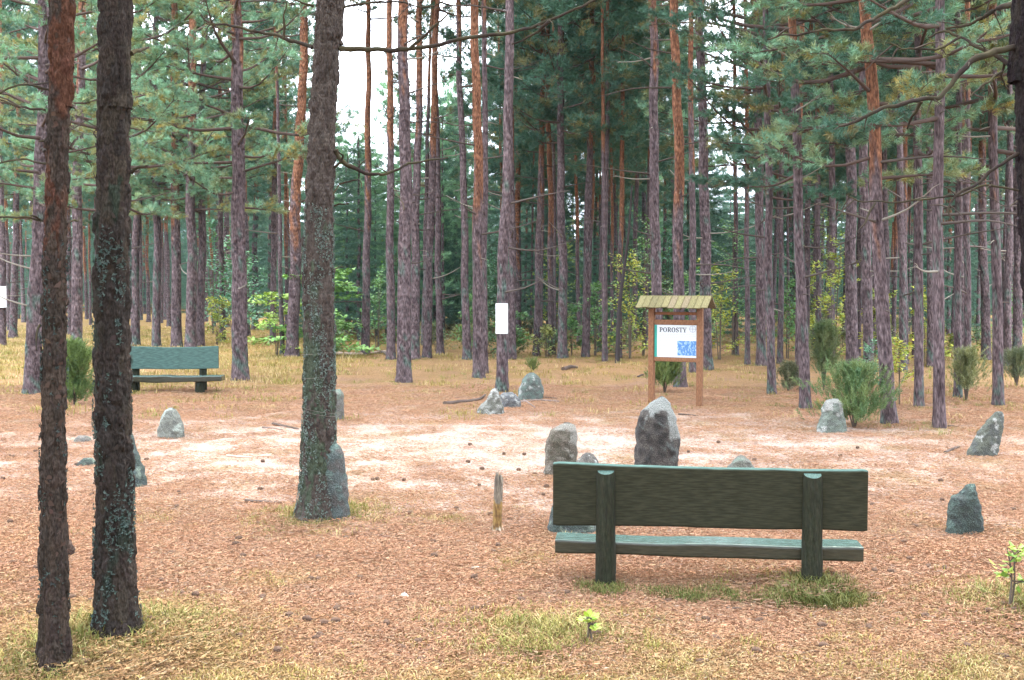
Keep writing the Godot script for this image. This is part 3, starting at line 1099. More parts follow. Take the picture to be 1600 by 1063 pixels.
	stubs(t, [[[1592, 240], [1560, 262], [1525, 288], [1495, 305], [1480, 328], [1492, 345]], [[1592, 298], [1570, 294], [1540, 292], [1500, 304], [1450, 310], [1400, 316], [1350, 316], [1325, 306]], [[1368, 317], [1355, 345], [1342, 366]]], D, da, 0.012, -0.2)
	stubs(t, [[[1596, 4], [1560, 12], [1520, 34], [1480, 44]], [[1440, -12], [1400, 12], [1360, 32], [1330, 46], [1290, 46], [1235, 54], [1200, 60]]], D, da, 0.02, 0.8)
	crown_on(t, "high", 0.95)

func crown_on(t: Node3D, kind: String, sc: float) -> void:
	var q: Array = K[kind][rng.randi() % 3]
	var w := part("limbs", q[0], t)
	w.set_meta("kind", "stuff")
	w.rotation.y = rng.randf() * TAU
	w.scale = Vector3.ONE * sc
	var c := part("crown", q[1], t)
	c.rotation = w.rotation
	c.scale = w.scale

# bare branches drawn through photograph points, at the tree's own distance and swinging out of its plane
func stubs(t: Node3D, list: Array, foot: Vector3, d: float, r0: float, swing := 0.25) -> void:
	for k in list.size():
		var b := MB.new()
		var pts := []
		var l: Array = list[k]
		for j in l.size():
			var far := d + swing * (float(j) / l.size()) * (1.0 if k % 2 == 0 else -0.6)
			pts.append(pt(l[j][0], l[j][1], far) - foot)
		if pts.size() == 2:
			pts.insert(1, pts[0].lerp(pts[1], 0.5) + Vector3(0, 0.01, 0))
		var path := curve(pts, pts.size() * 5)
		for j in path.size():
			path[j] += Vector3(n2.get_noise_3dv(path[j] * 12.0), n2.get_noise_3dv(path[j] * 12.0 + Vector3(9, 9, 9)), 0) * 0.018 * minf(1.0, j / 5.0)
		var rr := r0 * (1.0 if k == 0 else 0.62)
		tube(b, path, lin(path.size(), rr, maxf(rr * 0.35, 0.004)), 8, Color(0.032, 0.025, 0.023), 0.35, Color(0.055, 0.048, 0.03))
		if path.size() > 18:
			for q in 5:
				var o: Vector3 = path[rng.randi_range(6, path.size() - 2)]
				var e := o + Vector3(rnd(-0.18, 0.18), rnd(-0.15, 0.12), rnd(-0.15, 0.15))
				tube(b, PackedVector3Array([o, o.lerp(e, 0.5) + Vector3(0, 0.01, 0), e]), PackedFloat32Array([0.006, 0.004, 0.002]), 4, Color(0.06, 0.05, 0.042))
		part("branch", b.mesh(M.twig), t)

# ------------------------------------------------------------------ stones
func stone(called: String, u: float, v: float, h: float, prof: Array, deep: float, sd: int, base: Color, alt: Color, lich: Color, amount: float, label: String, turn := 0.0, facets := 7, tip := Color(-1, 0, 0)) -> void:
	# prof: [height share, left px, right px] about u; deep: depth over width
	rng.seed = sd
	var p := at(u, v)
	var m := mpp(p)
	var H := h * m
	var wmax := 0.0
	for q in prof: wmax = maxf(wmax, (q[2] - q[1]) * 0.5 * m)
	var planes := []
	for k in facets:
		var a := rng.randf() * TAU
		var nn := Vector3(cos(a), rnd(-0.1, 0.7), sin(a)).normalized()
		planes.append([nn, (wmax * rnd(0.80, 0.97)) * sqrt(nn.x * nn.x + deep * deep * nn.z * nn.z) + maxf(0.0, nn.y) * H * 0.42])
	var rings := []
	var cols := []
	var sides := 60
	var k := 46
	var off := Vector3(sd * 3.3, sd * 1.7, sd * 5.1)
	for j in k:
		var t := float(j) / (k - 1)
		var yy := t if t < 0.9 else 0.9 + (t - 0.9)
		var q := 0
		while q < prof.size() - 2 and prof[q + 1][0] < yy: q += 1
		var f := clampf((yy - prof[q][0]) / (prof[q + 1][0] - prof[q][0]), 0, 1)
		var s := f * f * (3.0 - 2.0 * f) * 0.45 + f * 0.55
		var xl := lerpf(prof[q][1], prof[q + 1][1], s) * m
		var xr := lerpf(prof[q][2], prof[q + 1][2], s) * m
		var cx := (xl + xr) * 0.5
		var hw := maxf((xr - xl) * 0.5, 0.004)
		var ring := PackedVector3Array()
		var cc := PackedColorArray()
		for i in sides:
			var a := TAU * i / sides
			var ca := cos(a)
			var sa := sin(a)
			var e := 0.82
			var px := signf(ca) * pow(absf(ca), e) * hw
			var pz := signf(sa) * pow(absf(sa), e) * lerpf(hw, wmax, 0.35) * deep * (1.0 if t < 0.85 else sqrt(maxf(0.0, 1.0 - pow((t - 0.85) / 0.15, 2.0))) * 0.8 + 0.2 * (1.0 - t) / 0.15)
			var w := Vector3(px, (yy - 0.12 * (1.0 - t)) * H, pz)
			var rel := w - Vector3(0, H * 0.5, 0)
			for pl in planes:
				var ex: float = rel.dot(pl[0]) - pl[1]
				if ex > 0.0: rel -= pl[0] * ex * 0.9
			w = rel + Vector3(cx, H * 0.5, 0)
			var dn := Vector3(ca, 0.2, sa)
			w += dn * (n1.get_noise_3dv(w * 5.0 + off) * 0.045 + n2.get_noise_3dv(w * 16.0 + off) * 0.022 + n2.get_noise_3dv(w * 55.0 + off) * 0.007) * (0.4 + wmax * 2.0)
			ring.append(w)
			var c := base.lerp(alt, clampf(n2.get_noise_3dv(w * 19.0 - off) * 2.2 + 0.45, 0, 1))
			var g := n2.get_noise_3dv(w * 17.0 + off * 2.0) * 1.1 + n1.get_noise_3dv(w * 6.0 + off) * 0.9
			if g > 0.62 - amount: c = c.lerp(lich, clampf((g - 0.62 + amount) * 16.0, 0, 0.9))
			if tip.r >= 0.0 and yy > 0.86 + n1.get_noise_3dv(w * 9.0) * 0.2 - (0.25 if w.x - cx > hw * 0.45 else 0.0): c = c.lerp(tip, 0.8)
			cc.append(c)
		rings.append(ring); cols.append(cc)
	var b := MB.new()
	skin(b, rings, cols, false, true)
	whole(called, b.mesh(M.stone), p, label, "stone", "stones of the circle", turn)

func stones() -> void:
	var gy := Color(0.30, 0.29, 0.27)
	var gd := Color(0.19, 0.18, 0.17)
	var lg := Color(0.34, 0.43, 0.36)
	var lw := Color(0.72, 0.74, 0.70)
	var teal := Color(0.14, 0.182, 0.162)
	stone("standing_stone", 268, 682, 45, [[0, -23, 23], [0.3, -21, 22], [0.7, -14, 15], [0.92, -8, 9], [1, -3, 4]], 0.9, 3, Color(0.40, 0.42, 0.37), Color(0.30, 0.31, 0.28), Color(0.55, 0.62, 0.55), 0.35, "pale rounded boulder on bare ground in front of the far bench")
	stone("standing_stone", 198, 760, 98, [[0, -30, 33], [0.25, -26, 30], [0.55, -16, 19], [0.85, -6, 10], [1, -1, 5]], 0.7, 5, teal, Color(0.15, 0.19, 0.19), lg, 0.2, "pointed blue green stone half hidden by the dark rough trunk")
	stone("field_stone", 128, 690, 9, [[0, -13, 13], [0.5, -10, 11], [1, -4, 5]], 0.9, 6, Color(0.42, 0.38, 0.34), gy, lg, 0.1, "small flat pale stone between the two close trunks")
	stone("field_stone", 133, 727, 11, [[0, -15, 15], [0.5, -11, 12], [1, -3, 6]], 0.9, 7, teal, gd, lg, 0.1, "low dark stone sunk in the ground beside the dark rough trunk")
	stone("standing_stone", 524, 656, 48, [[0, -13, 14], [0.5, -13, 14], [0.85, -11, 13], [1, -5, 8]], 0.8, 8, Color(0.36, 0.37, 0.31), gy, lg, 0.3, "small upright pale stone peeking out past the lichen covered pine")
	stone("standing_stone", 519, 806, 118, [[0, -27, 28], [0.3, -26, 27], [0.6, -24, 22], [0.85, -18, 17], [0.96, -8, 10], [1, -3, 4]], 0.8, 9, Color(0.19, 0.23, 0.225), gd, Color(0.24, 0.34, 0.31), 0.3, "tall blue grey stone standing close behind the lichen covered pine")
	stone("standing_stone", 768, 646, 39, [[0, -25, 22], [0.3, -21, 19], [0.6, -9, 15], [0.85, -2, 12], [1, 3, 8]], 0.8, 12, Color(0.46, 0.46, 0.42), Color(0.24, 0.24, 0.20), lw, 0.25, "low pointed pale stone with dark hollow, by the roots of the notice tree")
	stone("field_stone", 797, 637, 24, [[0, -13, 17], [0.45, -14, 17], [0.8, -15, 9], [1, -10, 3]], 0.8, 13, Color(0.37, 0.38, 0.38), Color(0.26, 0.27, 0.28), lw, 0.15, "flat topped grey stone lying between the pointed stone and a lichened one")
	stone("standing_stone", 829, 623, 42, [[0, -20, 19], [0.4, -17, 19], [0.75, -12, 16], [0.93, -7, 10], [1, -3, 5]], 0.8, 14, Color(0.27, 0.35, 0.31), Color(0.24, 0.26, 0.24), lw, 0.12, "green lichened stone with white spots beside fallen sticks behind the ring")
	stone("standing_stone", 877, 741, 82, [[0, -27, 25], [0.3, -25, 26], [0.65, -22, 26], [0.85, -15, 25], [0.95, -6, 22], [1, 4, 16]], 0.75, 16, Color(0.32, 0.28, 0.23), Color(0.22, 0.20, 0.155), Color(0.46, 0.43, 0.37), 0.22, "brown grey upright stone with slanting top next to a low dome", 0.0, 6, Color(0.50, 0.48, 0.43))
	stone("standing_stone", 917, 748, 41, [[0, -25, 27], [0.35, -23, 25], [0.7, -17, 19], [0.92, -8, 10], [1, -3, 4]], 0.9, 17, Color(0.30, 0.28, 0.25), gd, lw, 0.12, "low brown dome stone showing over the front bench beside the slanting stone")
	stone("standing_stone", 1026, 768, 150, [[0, -35, 35], [0.4, -34, 34], [0.68, -32, 34], [0.83, -27, 30], [0.93, -15, 23], [0.98, -2, 14], [1, 4, 9]], 0.75, 21, Color(0.185, 0.165, 0.15), Color(0.09, 0.083, 0.08), Color(0.22, 0.24, 0.23), 0.15, "tallest dark standing stone with white lichened crest behind the front bench", 0.0, 7, Color(0.52, 0.55, 0.52))
	stone("standing_stone", 1157, 748, 37, [[0, -26, 28], [0.4, -24, 25], [0.75, -16, 17], [0.93, -8, 9], [1, -3, 4]], 0.9, 22, Color(0.36, 0.37, 0.32), Color(0.27, 0.27, 0.24), lg, 0.25, "low pale dome stone showing over the middle of the front bench's back")
	stone("standing_stone", 893, 831, 80, [[0, -41, 40], [0.4, -33, 34], [0.75, -25, 25], [0.93, -14, 14], [1, -5, 6]], 0.75, 23, teal, Color(0.17, 0.19, 0.19), lg, 0.2, "broad blue grey stone behind the left end of the front bench")
	stone("standing_stone", 1299, 674, 51, [[0, -22, 23], [0.35, -19, 22], [0.7, -15, 18], [0.92, -9, 14], [1, -3, 9]], 0.85, 25, Color(0.36, 0.42, 0.36), Color(0.28, 0.31, 0.28), lw, 0.25, "pale lichened boulder against the spreading juniper", 0.0, 6, Color(0.55, 0.55, 0.51))
	stone("standing_stone", 1536, 713, 70, [[0, -30, 24], [0.25, -25, 25], [0.55, -9, 29], [0.8, 6, 33], [0.95, 16, 34], [1, 21, 31]], 0.42, 28, Color(0.25, 0.27, 0.22), Color(0.20, 0.215, 0.20), lw, 0.22, "leaning slab stone spotted with white lichen at the edge of the wood", 0.2, 5)
	stone("standing_stone", 1509, 831, 76, [[0, -32, 33], [0.3, -28, 29], [0.6, -25, 23], [0.75, -22, 18], [0.8, -8, 17], [0.95, 0, 14], [1, 5, 12]], 0.7, 29, teal, Color(0.12, 0.145, 0.14), Color(0.21, 0.30, 0.265), 0.25, "notched blue green stone standing alone in the litter beside the front bench")
	stone("field_stone", 108, 872, 29, [[0, -9, 8], [0.5, -9, 8], [1, -5, 4]], 0.8, 31, Color(0.26, 0.17, 0.13), Color(0.16, 0.11, 0.09), lg, 0.05, "small reddish brown stone behind the slim reddish trunk")

# ------------------------------------------------------------------ benches
# a plank along x: half sizes and waves of its edges
func plank(L: float, y0: float, y1: float, z0: float, z1: float, sd: int, wave: float, col: Color, colb: Color, colt: Color, cup: float, m: Material) -> ArrayMesh:
	var rings := []
	var cols := []
	var k := 60
	for j in k:
		var t := float(j) / (k - 1)
		var x := lerpf(-L * 0.5, L * 0.5, t)
		var a := n1.get_noise_2d(x * 2.2, sd * 9.0) * wave
		var c := n1.get_noise_2d(x * 2.6 + 50, sd * 9.0) * wave
		var d := n1.get_noise_2d(x * 3.0 + 90, sd * 9.0) * wave * 0.5
		var bl := y0 + a
		var tp := y1 + c - cup * (1.0 - pow(2.0 * t - 1.0, 2.0))
		var e := 0.008
		var inset := 0.0
		if j == 0 or j == k - 1: inset = 0.007
		var pr := [[z0 + d, bl + e], [z0 + d + e, bl], [(z0 + z1) * 0.5, bl], [z1 + d - e, bl], [z1 + d, bl + e], [z1 + d, bl + e * 2.0], [z1 + d, tp - e * 2.0], [z1 + d, tp - e], [z1 + d - e, tp], [z1 + d - e * 2.0, tp], [(z0 + z1) * 0.5, tp], [z0 + d + e * 2.0, tp], [z0 + d + e, tp], [z0 + d, tp - e], [z0 + d, tp - e * 2.0], [z0 + d, bl + e * 2.0]]
		var ring := PackedVector3Array()
		var cc := PackedColorArray()
		var mid := Vector2((z0 + z1) * 0.5, (bl + tp) * 0.5)
		for q in pr.size():
			var zz: float = pr[q][0]
			var yy: float = pr[q][1]
			zz += (mid.x - zz) * inset * 4.0
			yy += (mid.y - yy) * inset * 4.0
			ring.append(Vector3(x, yy, zz))
			# teal on the sitting sides; bare wood elsewhere, darkened to stand for shade
			var w := n2.get_noise_2d(x * 10.0, q * 3.0 + sd)
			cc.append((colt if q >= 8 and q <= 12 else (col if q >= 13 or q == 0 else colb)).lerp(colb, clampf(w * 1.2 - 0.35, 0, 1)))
		rings.append(ring); cols.append(cc)
	var b := MB.new()
	skin(b, rings, cols)
	return b.mesh(m)

func log_post(h: float, r: float, slant: float, sd: int, col: Color, top: Color, lean := 0.0) -> ArrayMesh:
	var rings := []
	var cols := []
	for j in 26:
		var t := j / 25.0
		var ring := PackedVector3Array()
		var cc := PackedColorArray()
		for s in 26:
			var a := TAU * s / 26
			var rr := r * (1.08 - 0.14 * t) * (1.0 + 0.05 * n1.get_noise_3dv(Vector3(cos(a) * 2, t * 3, sin(a) * 2 + sd)) + 0.03 * n2.get_noise_3dv(Vector3(cos(a) * 7, t * 2, sin(a) * 7 + sd)))
			if j == 25: rr -= 0.006
			var y := t * (h + slant * sin(a) * r) - 0.12 * (1.0 - t)
			ring.append(Vector3(cos(a) * rr, y, sin(a) * rr + lean * t))
			cc.append(col.lerp(col * 0.65, clampf(n2.get_noise_3dv(Vector3(cos(a) * 5, t * 2, sin(a) * 5 + sd)) + 0.4, 0, 1)))
		rings.append(ring); cols.append(cc)
	var b := MB.new()
	skin(b, rings, cols, false, false)
	# sawn top
	var last: PackedVector3Array = rings[25]
	var mid := Vector3.ZERO
	for q in last: mid += q
	mid /= last.size()
	for s in last.size():
		var s2 := (s + 1) % last.size()
		var nn := (last[s2] - mid).cross(last[s] - mid).normalized()
		if nn.y < 0: nn = -nn
		var p := b.v.size()
		b.v.append(last[s]); b.v.append(last[s2]); b.v.append(mid)
		for q in 3:
			b.n.append(nn); b.c.append(top)
		b.i.append(p); b.i.append(p + 1); b.i.append(p + 2)
	return b.mesh(M.raw_wood)

func bench(called: String, label: String, foot: Vector3, turn: float, W: float, sx: float, facing: float, paint: Color, back: Color, topc: Color, sd: int) -> Node3D:
	# local +z is the sitter's front when facing is 1
	var t := thing(called, label, "bench", foot, turn)
	var f := facing
	var zb := 0.075
	var postc := BARE_SHADED
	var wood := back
	for s in [-1, 1]:
		var po := part("post", log_post(0.785, 0.066, 0.3 * f, sd + s, postc, PAINT), t)
		po.position = Vector3(s * sx, 0.0, 0.0)
	# backrest on the sitter's side of the posts
	var bz := [0.004 * f, 0.085 * f] if f < 0.0 else [0.068, 0.118]
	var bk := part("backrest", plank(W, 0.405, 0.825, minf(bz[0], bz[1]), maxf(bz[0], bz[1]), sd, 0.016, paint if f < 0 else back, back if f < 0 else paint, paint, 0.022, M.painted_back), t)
	bk.rotation.x = 0.0
	var sz := [0.058 * f, (0.30 if f < 0.0 else 0.40) * f]
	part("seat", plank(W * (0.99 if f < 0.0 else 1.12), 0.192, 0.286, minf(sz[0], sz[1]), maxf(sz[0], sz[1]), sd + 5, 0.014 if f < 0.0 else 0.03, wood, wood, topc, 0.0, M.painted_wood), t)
	for s in [-1, 1]:
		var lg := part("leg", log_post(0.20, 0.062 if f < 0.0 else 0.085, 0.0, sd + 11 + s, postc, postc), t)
		lg.position = Vector3(s * sx + (0.034 + 0.026 * s if f < 0.0 else 0.0), 0, (zb + 0.2) * f)
	return t

# both benches: teal paint on the faces one sits on and leans against, bare weathered log wood elsewhere, its colour deepened with shade
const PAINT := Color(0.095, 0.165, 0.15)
const BARE_SHADED := Color(0.044, 0.047, 0.030)

func benches() -> void:
	var l := at(946, 916)
	var r := pt(1268, 920, -l.z - 0.15)
	var mid := (l + r) * 0.5
	mid.y = 0.0
	mid.y = l.y + 0.005
	var W := 487 * mpp(mid) * 1.005
	bench("log_bench", "dark green log bench seen from behind, in front of the tallest standing stone", mid, atan2(-(r.z - l.z), r.x - l.x), W, Vector2(r.x - l.x, r.z - l.z).length() * 0.5, -1.0, PAINT, BARE_SHADED, PAINT, 3)
	var p := at(265, 611)
	var bt := bench("log_bench", "teal green painted bench facing the stones at the far side of the clearing", p, 0.06, 1.8, 0.6, 1.0, PAINT, BARE_SHADED, PAINT, 9)
	bt.scale = Vector3.ONE * 1.1

# ------------------------------------------------------------------ information board
func box(a: Vector3, z: Vector3, col: Color, m: Material, e := 0.006) -> ArrayMesh:
	var b := MB.new()
	var rings := []
	var cols := []
	for j in 4:
		var y: float = [a.y, a.y + e, z.y - e, z.y][j]
		var q := e if j == 0 or j == 3 else 0.0
		var ring := PackedVector3Array([Vector3(a.x + e, y, a.z + q), Vector3(z.x - e, y, a.z + q), Vector3(z.x - q, y, a.z + e), Vector3(z.x - q, y, z.z - e), Vector3(z.x - e, y, z.z - q), Vector3(a.x + e, y, z.z - q), Vector3(a.x + q, y, z.z - e), Vector3(a.x + q, y, a.z + e)])
		var cc := PackedColorArray()
		cc.resize(8); cc.fill(col)
		rings.append(ring); cols.append(cc)
	for r in rings:
		r.reverse()
	skin(b, rings, cols)
	return b.mesh(m)

func board() -> void:
	var l := at(1018, 632)
	var r := at(1093, 636)
	var mid := (l + r) * 0.5
	var m := mpp(mid)
	var t := thing("information_board", "wooden information board with small roof, titled POROSTY, beside a juniper", "sign", Vector3(mid.x, minf(l.y, r.y), mid.z), atan2(-(r.z - l.z), r.x - l.x))
	var hw := (r - l).length() * 0.5
	var oc := Color(0.31, 0.155, 0.085)
	var od := Color(0.28, 0.12, 0.06)
	var top := 158 * m
	for s in [-1, 1]:
		var po := part("post", box(Vector3(-0.05, -0.1, -0.045), Vector3(0.05, top, 0.045), oc, M.raw_wood), t)
		po.position.x = s * hw
	part("rail", box(Vector3(-hw + 0.05, 1.405 * 1.0, -0.03), Vector3(hw - 0.05, 1.49, 0.03), oc, M.raw_wood), t)
	part("rail", box(Vector3(-hw + 0.05, 1.575, -0.02), Vector3(hw - 0.05, 1.625, 0.02), od, M.raw_wood), t)
	part("rail", box(Vector3(-hw + 0.05, 0.765, -0.03), Vector3(hw - 0.05, 0.835, 0.03), oc, M.raw_wood), t)
	part("panel_backing", box(Vector3(-hw + 0.05, 0.83, -0.02), Vector3(hw - 0.05, 1.41, 0.005), Color(0.25, 0.15, 0.09), M.raw_wood), t)
	var pn := part("panel", box(Vector3(-hw + 0.055, 0.84, 0.006), Vector3(hw - 0.055, 1.40, 0.016), Color(0.50, 0.53, 0.55), M.plain, 0.002), t)
	part("green_strip", box(Vector3(-hw + 0.057, 0.842, 0.017), Vector3(-hw + 0.105, 1.398, 0.020), Color(0.03, 0.25, 0.20), M.plain, 0.001), pn)
	# the map print
	var mp := part("map_print", box(Vector3(hw - 0.40, 0.875, 0.017), Vector3(hw - 0.06, 1.13, 0.020), Color(1, 1, 1), map_material(), 0.001), pn)
	var ink := StandardMaterial3D.new()
	ink.albedo_color = Color(0.10, 0.07, 0.13)
	ink.roughness = 0.6
	var tmsh := TextMesh.new()
	tmsh.text = "POROSTY"
	var f := SystemFont.new()
	f.font_names = PackedStringArray(["Droid Serif"])
	f.font_weight = 700
	tmsh.font = f
	tmsh.font_size = 64
	tmsh.depth = 0.2
	tmsh.pixel_size = 0.0015
	tmsh.material = ink
	var tx := part("lettering", tmsh, pn)
	tx.position = Vector3(-0.045, 1.315, 0.0175)
	tx.scale = Vector3(1.08, 1.2, 0.01)
	var rose := MB.new()
	var ringp := PackedVector3Array()
	for s in 33:
		ringp.append(Vector3(cos(TAU * s / 32) * 0.055, sin(TAU * s / 32) * 0.055, 0))
	tube(rose, ringp, lin(33, 0.003, 0.003), 4, Color(0.15, 0.15, 0.2))
	for q in [Vector3(1.6, 0, 0), Vector3(0, 1.2, 0)]:
		tube(rose, PackedVector3Array([q * -0.045, q * 0.045]), PackedFloat32Array([0.003, 0.003]), 4, Color(0.15, 0.15, 0.2))
	part("compass_rose", rose.mesh(M.plain), pn).position = Vector3(hw - 0.125, 1.335, 0.018)
	# faint small print
	var sm := MB.new()
	rng.seed = 5
	for row in 13:
		var y := 1.235 - row * 0.028
		var x := -hw + 0.15
		var end := (hw - 0.08) if row < 3 else (hw - 0.44)
		while x < end:
			var w := rnd(0.012, 0.05)
			sm.quad(Vector3(x, y, 0.0185), Vector3(x + w, y, 0.0185), Vector3(x + w, y + 0.006, 0.0185), Vector3(x, y + 0.006, 0.0185), Color(0.30, 0.33, 0.36))
			x += w + 0.012
	part("small_print", sm.mesh(M.plain), pn).set_meta("kind", "stuff")
	# roof: two slopes of boards
	var roof := part("roof", box(Vector3(-0.66, top + 0.135, -0.02), Vector3(0.66, top + 0.16, 0.02), Color(0.27, 0.24, 0.11), M.raw_wood), t)
	var nb := 11
	var bw := 1.30 / nb
	rng.seed = 8
	for side in [1, -1]:
		for k in nb:
			var c := Color(0.32, 0.28, 0.14).lerp(Color(0.22, 0.195, 0.10), rng.randf())
			if rng.randf() < 0.2: c = Color(0.30, 0.24, 0.15)
			var bd := part("roof_board", box(Vector3(-bw * 0.5 + 0.003, -0.30 + rnd(-0.012, 0.012), -0.011), Vector3(bw * 0.5 - 0.003, 0.0, 0.011 + rnd(0, 0.005)), c, M.raw_wood, 0.003), roof)
			bd.position = Vector3(-0.65 + bw * (k + 0.5), top + 0.145, 0.012 * side)
			bd.rotation.x = -0.87 * side
	for s in [-1, 1]:
		part("bracket", box(Vector3(-0.03, -0.02, -0.22), Vector3(0.03, 0.03, 0.22), Color(0.10, 0.06, 0.035), M.raw_wood), t).position = Vector3(s * hw, top - 0.05, 0)

func map_material() -> StandardMaterial3D:
	var im := Image.create(128, 96, false, Image.FORMAT_RGB8)
	var f := FastNoiseLite.new()
	f.seed = 12; f.frequency = 0.045; f.fractal_octaves = 4
	for y in 96:
		for x in 128:
			var n := f.get_noise_2d(x, y)
			var c := Color(0.24, 0.42, 0.62).lerp(Color(0.45, 0.58, 0.72), clampf(n * 2.0 + 0.5, 0, 1))
			if absf(n) < 0.03: c = Color(0.2, 0.38, 0.6)
			if absf(n - 0.25) < 0.02: c = Color(0.85, 0.88, 0.9)
			im.set_pixel(x, y, c)
	var m := StandardMaterial3D.new()
	m.albedo_texture = ImageTexture.create_from_image(im)
	m.uv1_triplanar = true
	m.uv1_scale = Vector3(3, 3, 3)
	m.roughness = 0.6
	return m

# ------------------------------------------------------------------ bushes and saplings
func leaf_template(L: float, w: float) -> Array:
	var b := MB.new()
	var a := Vector3.ZERO
	var z := Vector3(0, L, 0)
	var l := Vector3(-w, L * 0.45, w * 0.35)
	var r := Vector3(w, L * 0.45, w * 0.35)
	var l2 := Vector3(-w * 0.7, L * 0.75, w * 0.2)
	var r2 := Vector3(w * 0.7, L * 0.75, w * 0.2)
	var mid := Vector3(0, L * 0.5, 0)
	b.tri(a, l, mid, Color.WHITE); b.tri(a, mid, r, Color.WHITE)
	b.tri(l, l2, mid, Color.WHITE); b.tri(mid, r2, r, Color.WHITE)
	b.tri(l2, z, mid, Color.WHITE); b.tri(mid, z, r2, Color.WHITE)
	return [b.v, b.n]

func sapling(called: String, label: String, p: Vector3, h: float, spread: float, stems: int, leaves: int, size: float, ca: Color, cb: Color, sd: int, layered := false, from := 0.2, cat := "sapling") -> void:
	rng.seed = sd
	var t := thing(called, label, cat, p)
	var wood := MB.new()
	var lf := MB.new()
	var tm := leaf_template(size, size * 0.33)
	var bc := Color(0.12, 0.095, 0.075)
	for s in stems:
		var az := rng.randf() * TAU
		var out := spread * (rnd(0.05, 0.35) if stems > 1 else 0.06)
		var hh := h * rnd(0.75, 1.0)
		var path := curve([Vector3(0, -0.05, 0) + Vector3(cos(az), 0, sin(az)) * 0.04, Vector3(cos(az) * out * 0.4, hh * 0.5, sin(az) * out * 0.4), Vector3(cos(az) * out, hh, sin(az) * out)], 8)
		tube(wood, path, lin(9, 0.007 + h * 0.0045, 0.003), 5, bc)
		var nbr := maxi(4, int(h * 7.0 / stems) + 3)
		for k in nbr:
			var q := lerpf(from, 0.98, (k + rng.randf()) / nbr)
			var o: Vector3 = path[int(q * 8.0)].lerp(path[mini(int(q * 8.0) + 1, 8)], fposmod(q * 8.0, 1.0))
			var a2 := k * 2.4 + rng.randf()
			var L := spread * rnd(0.5, 1.0) * (1.15 - q * 0.75)
			var dir := Vector3(cos(a2), rnd(-0.05, 0.15) if layered else rnd(0.1, 0.9), sin(a2)).normalized()
			var e := o + dir * L
			tube(wood, PackedVector3Array([o, o.lerp(e, 0.5) + Vector3(0, 0.03 * L, 0), e]), PackedFloat32Array([0.006, 0.004, 0.002]), 4, bc)
			var m := int(leaves / float(nbr * stems)) + 1
			for f in m:
				var qq := lerpf(0.2, 1.0, rng.randf())
				var pp := o.lerp(e, qq) + Vector3(rnd(-1, 1), rnd(-0.25, 0.25) if layered else rnd(-1, 1), rnd(-1, 1)) * 0.10 * spread
				var dd := Vector3(rnd(-1, 1), rnd(-0.35, 0.15), rnd(-1, 1)) + dir * 0.5
				lf.stamp(Transform3D(Basis(Vector3(rnd(-1, 1), rnd(-1, 1), rnd(-1, 1)).normalized(), rnd(0, 0.9)) * basis_flat(dd, rnd(0.7, 1.2)), pp), tm[0], tm[1], ca.lerp(cb, rng.randf()))
	part("stem", wood.mesh(M.twig), t)
	part("leaves", lf.mesh(M.leaf), t)

func basis_flat(d: Vector3, sc: float) -> Basis:
	var y := d.normalized()
	var x := Vector3.UP.cross(y).normalized()
	return Basis(x, y, x.cross(y)) * Basis.from_scale(Vector3.ONE * sc)

func juniper(label: String, p: Vector3, h: float, r: float, sprays: int, sd: int, ca: Color, cb: Color, bare := 0.12, open := 0.0) -> void:
	rng.seed = sd
	var t := thing("juniper_bush", label, "bush", p)
	var wood := MB.new()
	var nd := MB.new()
	var tm := tuft_template(18, 0.055, 0.005, 0.8, 0.15)
	for s in 9:
		var az := TAU * s / 9 + rnd(-0.3, 0.3)
		var o := Vector3(cos(az), 0, sin(az)) * r * rnd(0.3, 0.75)
		tube(wood, curve([Vector3(0, -0.05, 0), Vector3(o.x * 0.4, h * 0.35, o.z * 0.4), Vector3(o.x, h * rnd(0.65, 0.95), o.z)], 6), lin(7, 0.014, 0.004), 4, Color(0.09, 0.07, 0.055))
	for k in sprays:
		var y := lerpf(bare, 1.0, pow(rng.randf(), 0.8))
		var rr := r * sqrt(maxf(0.02, sin(PI * clampf(y * 0.82 + 0.12, 0, 1)))) * (0.80 + 0.35 * n1.get_noise_2d(y * 8.0 + sd, k % 7 * 3.0))
		var az := rng.randf() * TAU
		rr *= 1.0 + (open + 0.3) * n1.get_noise_3dv(Vector3(cos(az) * 3.5, y * 7.0 + sd, sin(az) * 3.5)) * 2.2
		var q := pow(rng.randf(), 0.5)
		var pp := Vector3(cos(az) * rr * q, y * h - 0.08, sin(az) * rr * q)
		var dd := Vector3(cos(az) * rnd(0.1, 0.9), 1.0, sin(az) * rnd(0.1, 0.9)) + Vector3(rnd(-0.4, 0.4), 0, rnd(-0.4, 0.4))
		nd.stamp(Transform3D(basis_along(dd, rng.randf() * TAU, rnd(0.8, 1.4)), pp), tm[0], tm[1], ca.lerp(cb, clampf(rng.randf() * 0.6 + n2.get_noise_3dv(pp * 7.0) + 0.25, 0, 1)) * 1.1)
	part("stems", wood.mesh(M.twig), t)
	part("foliage", nd.mesh(M.needles), t)

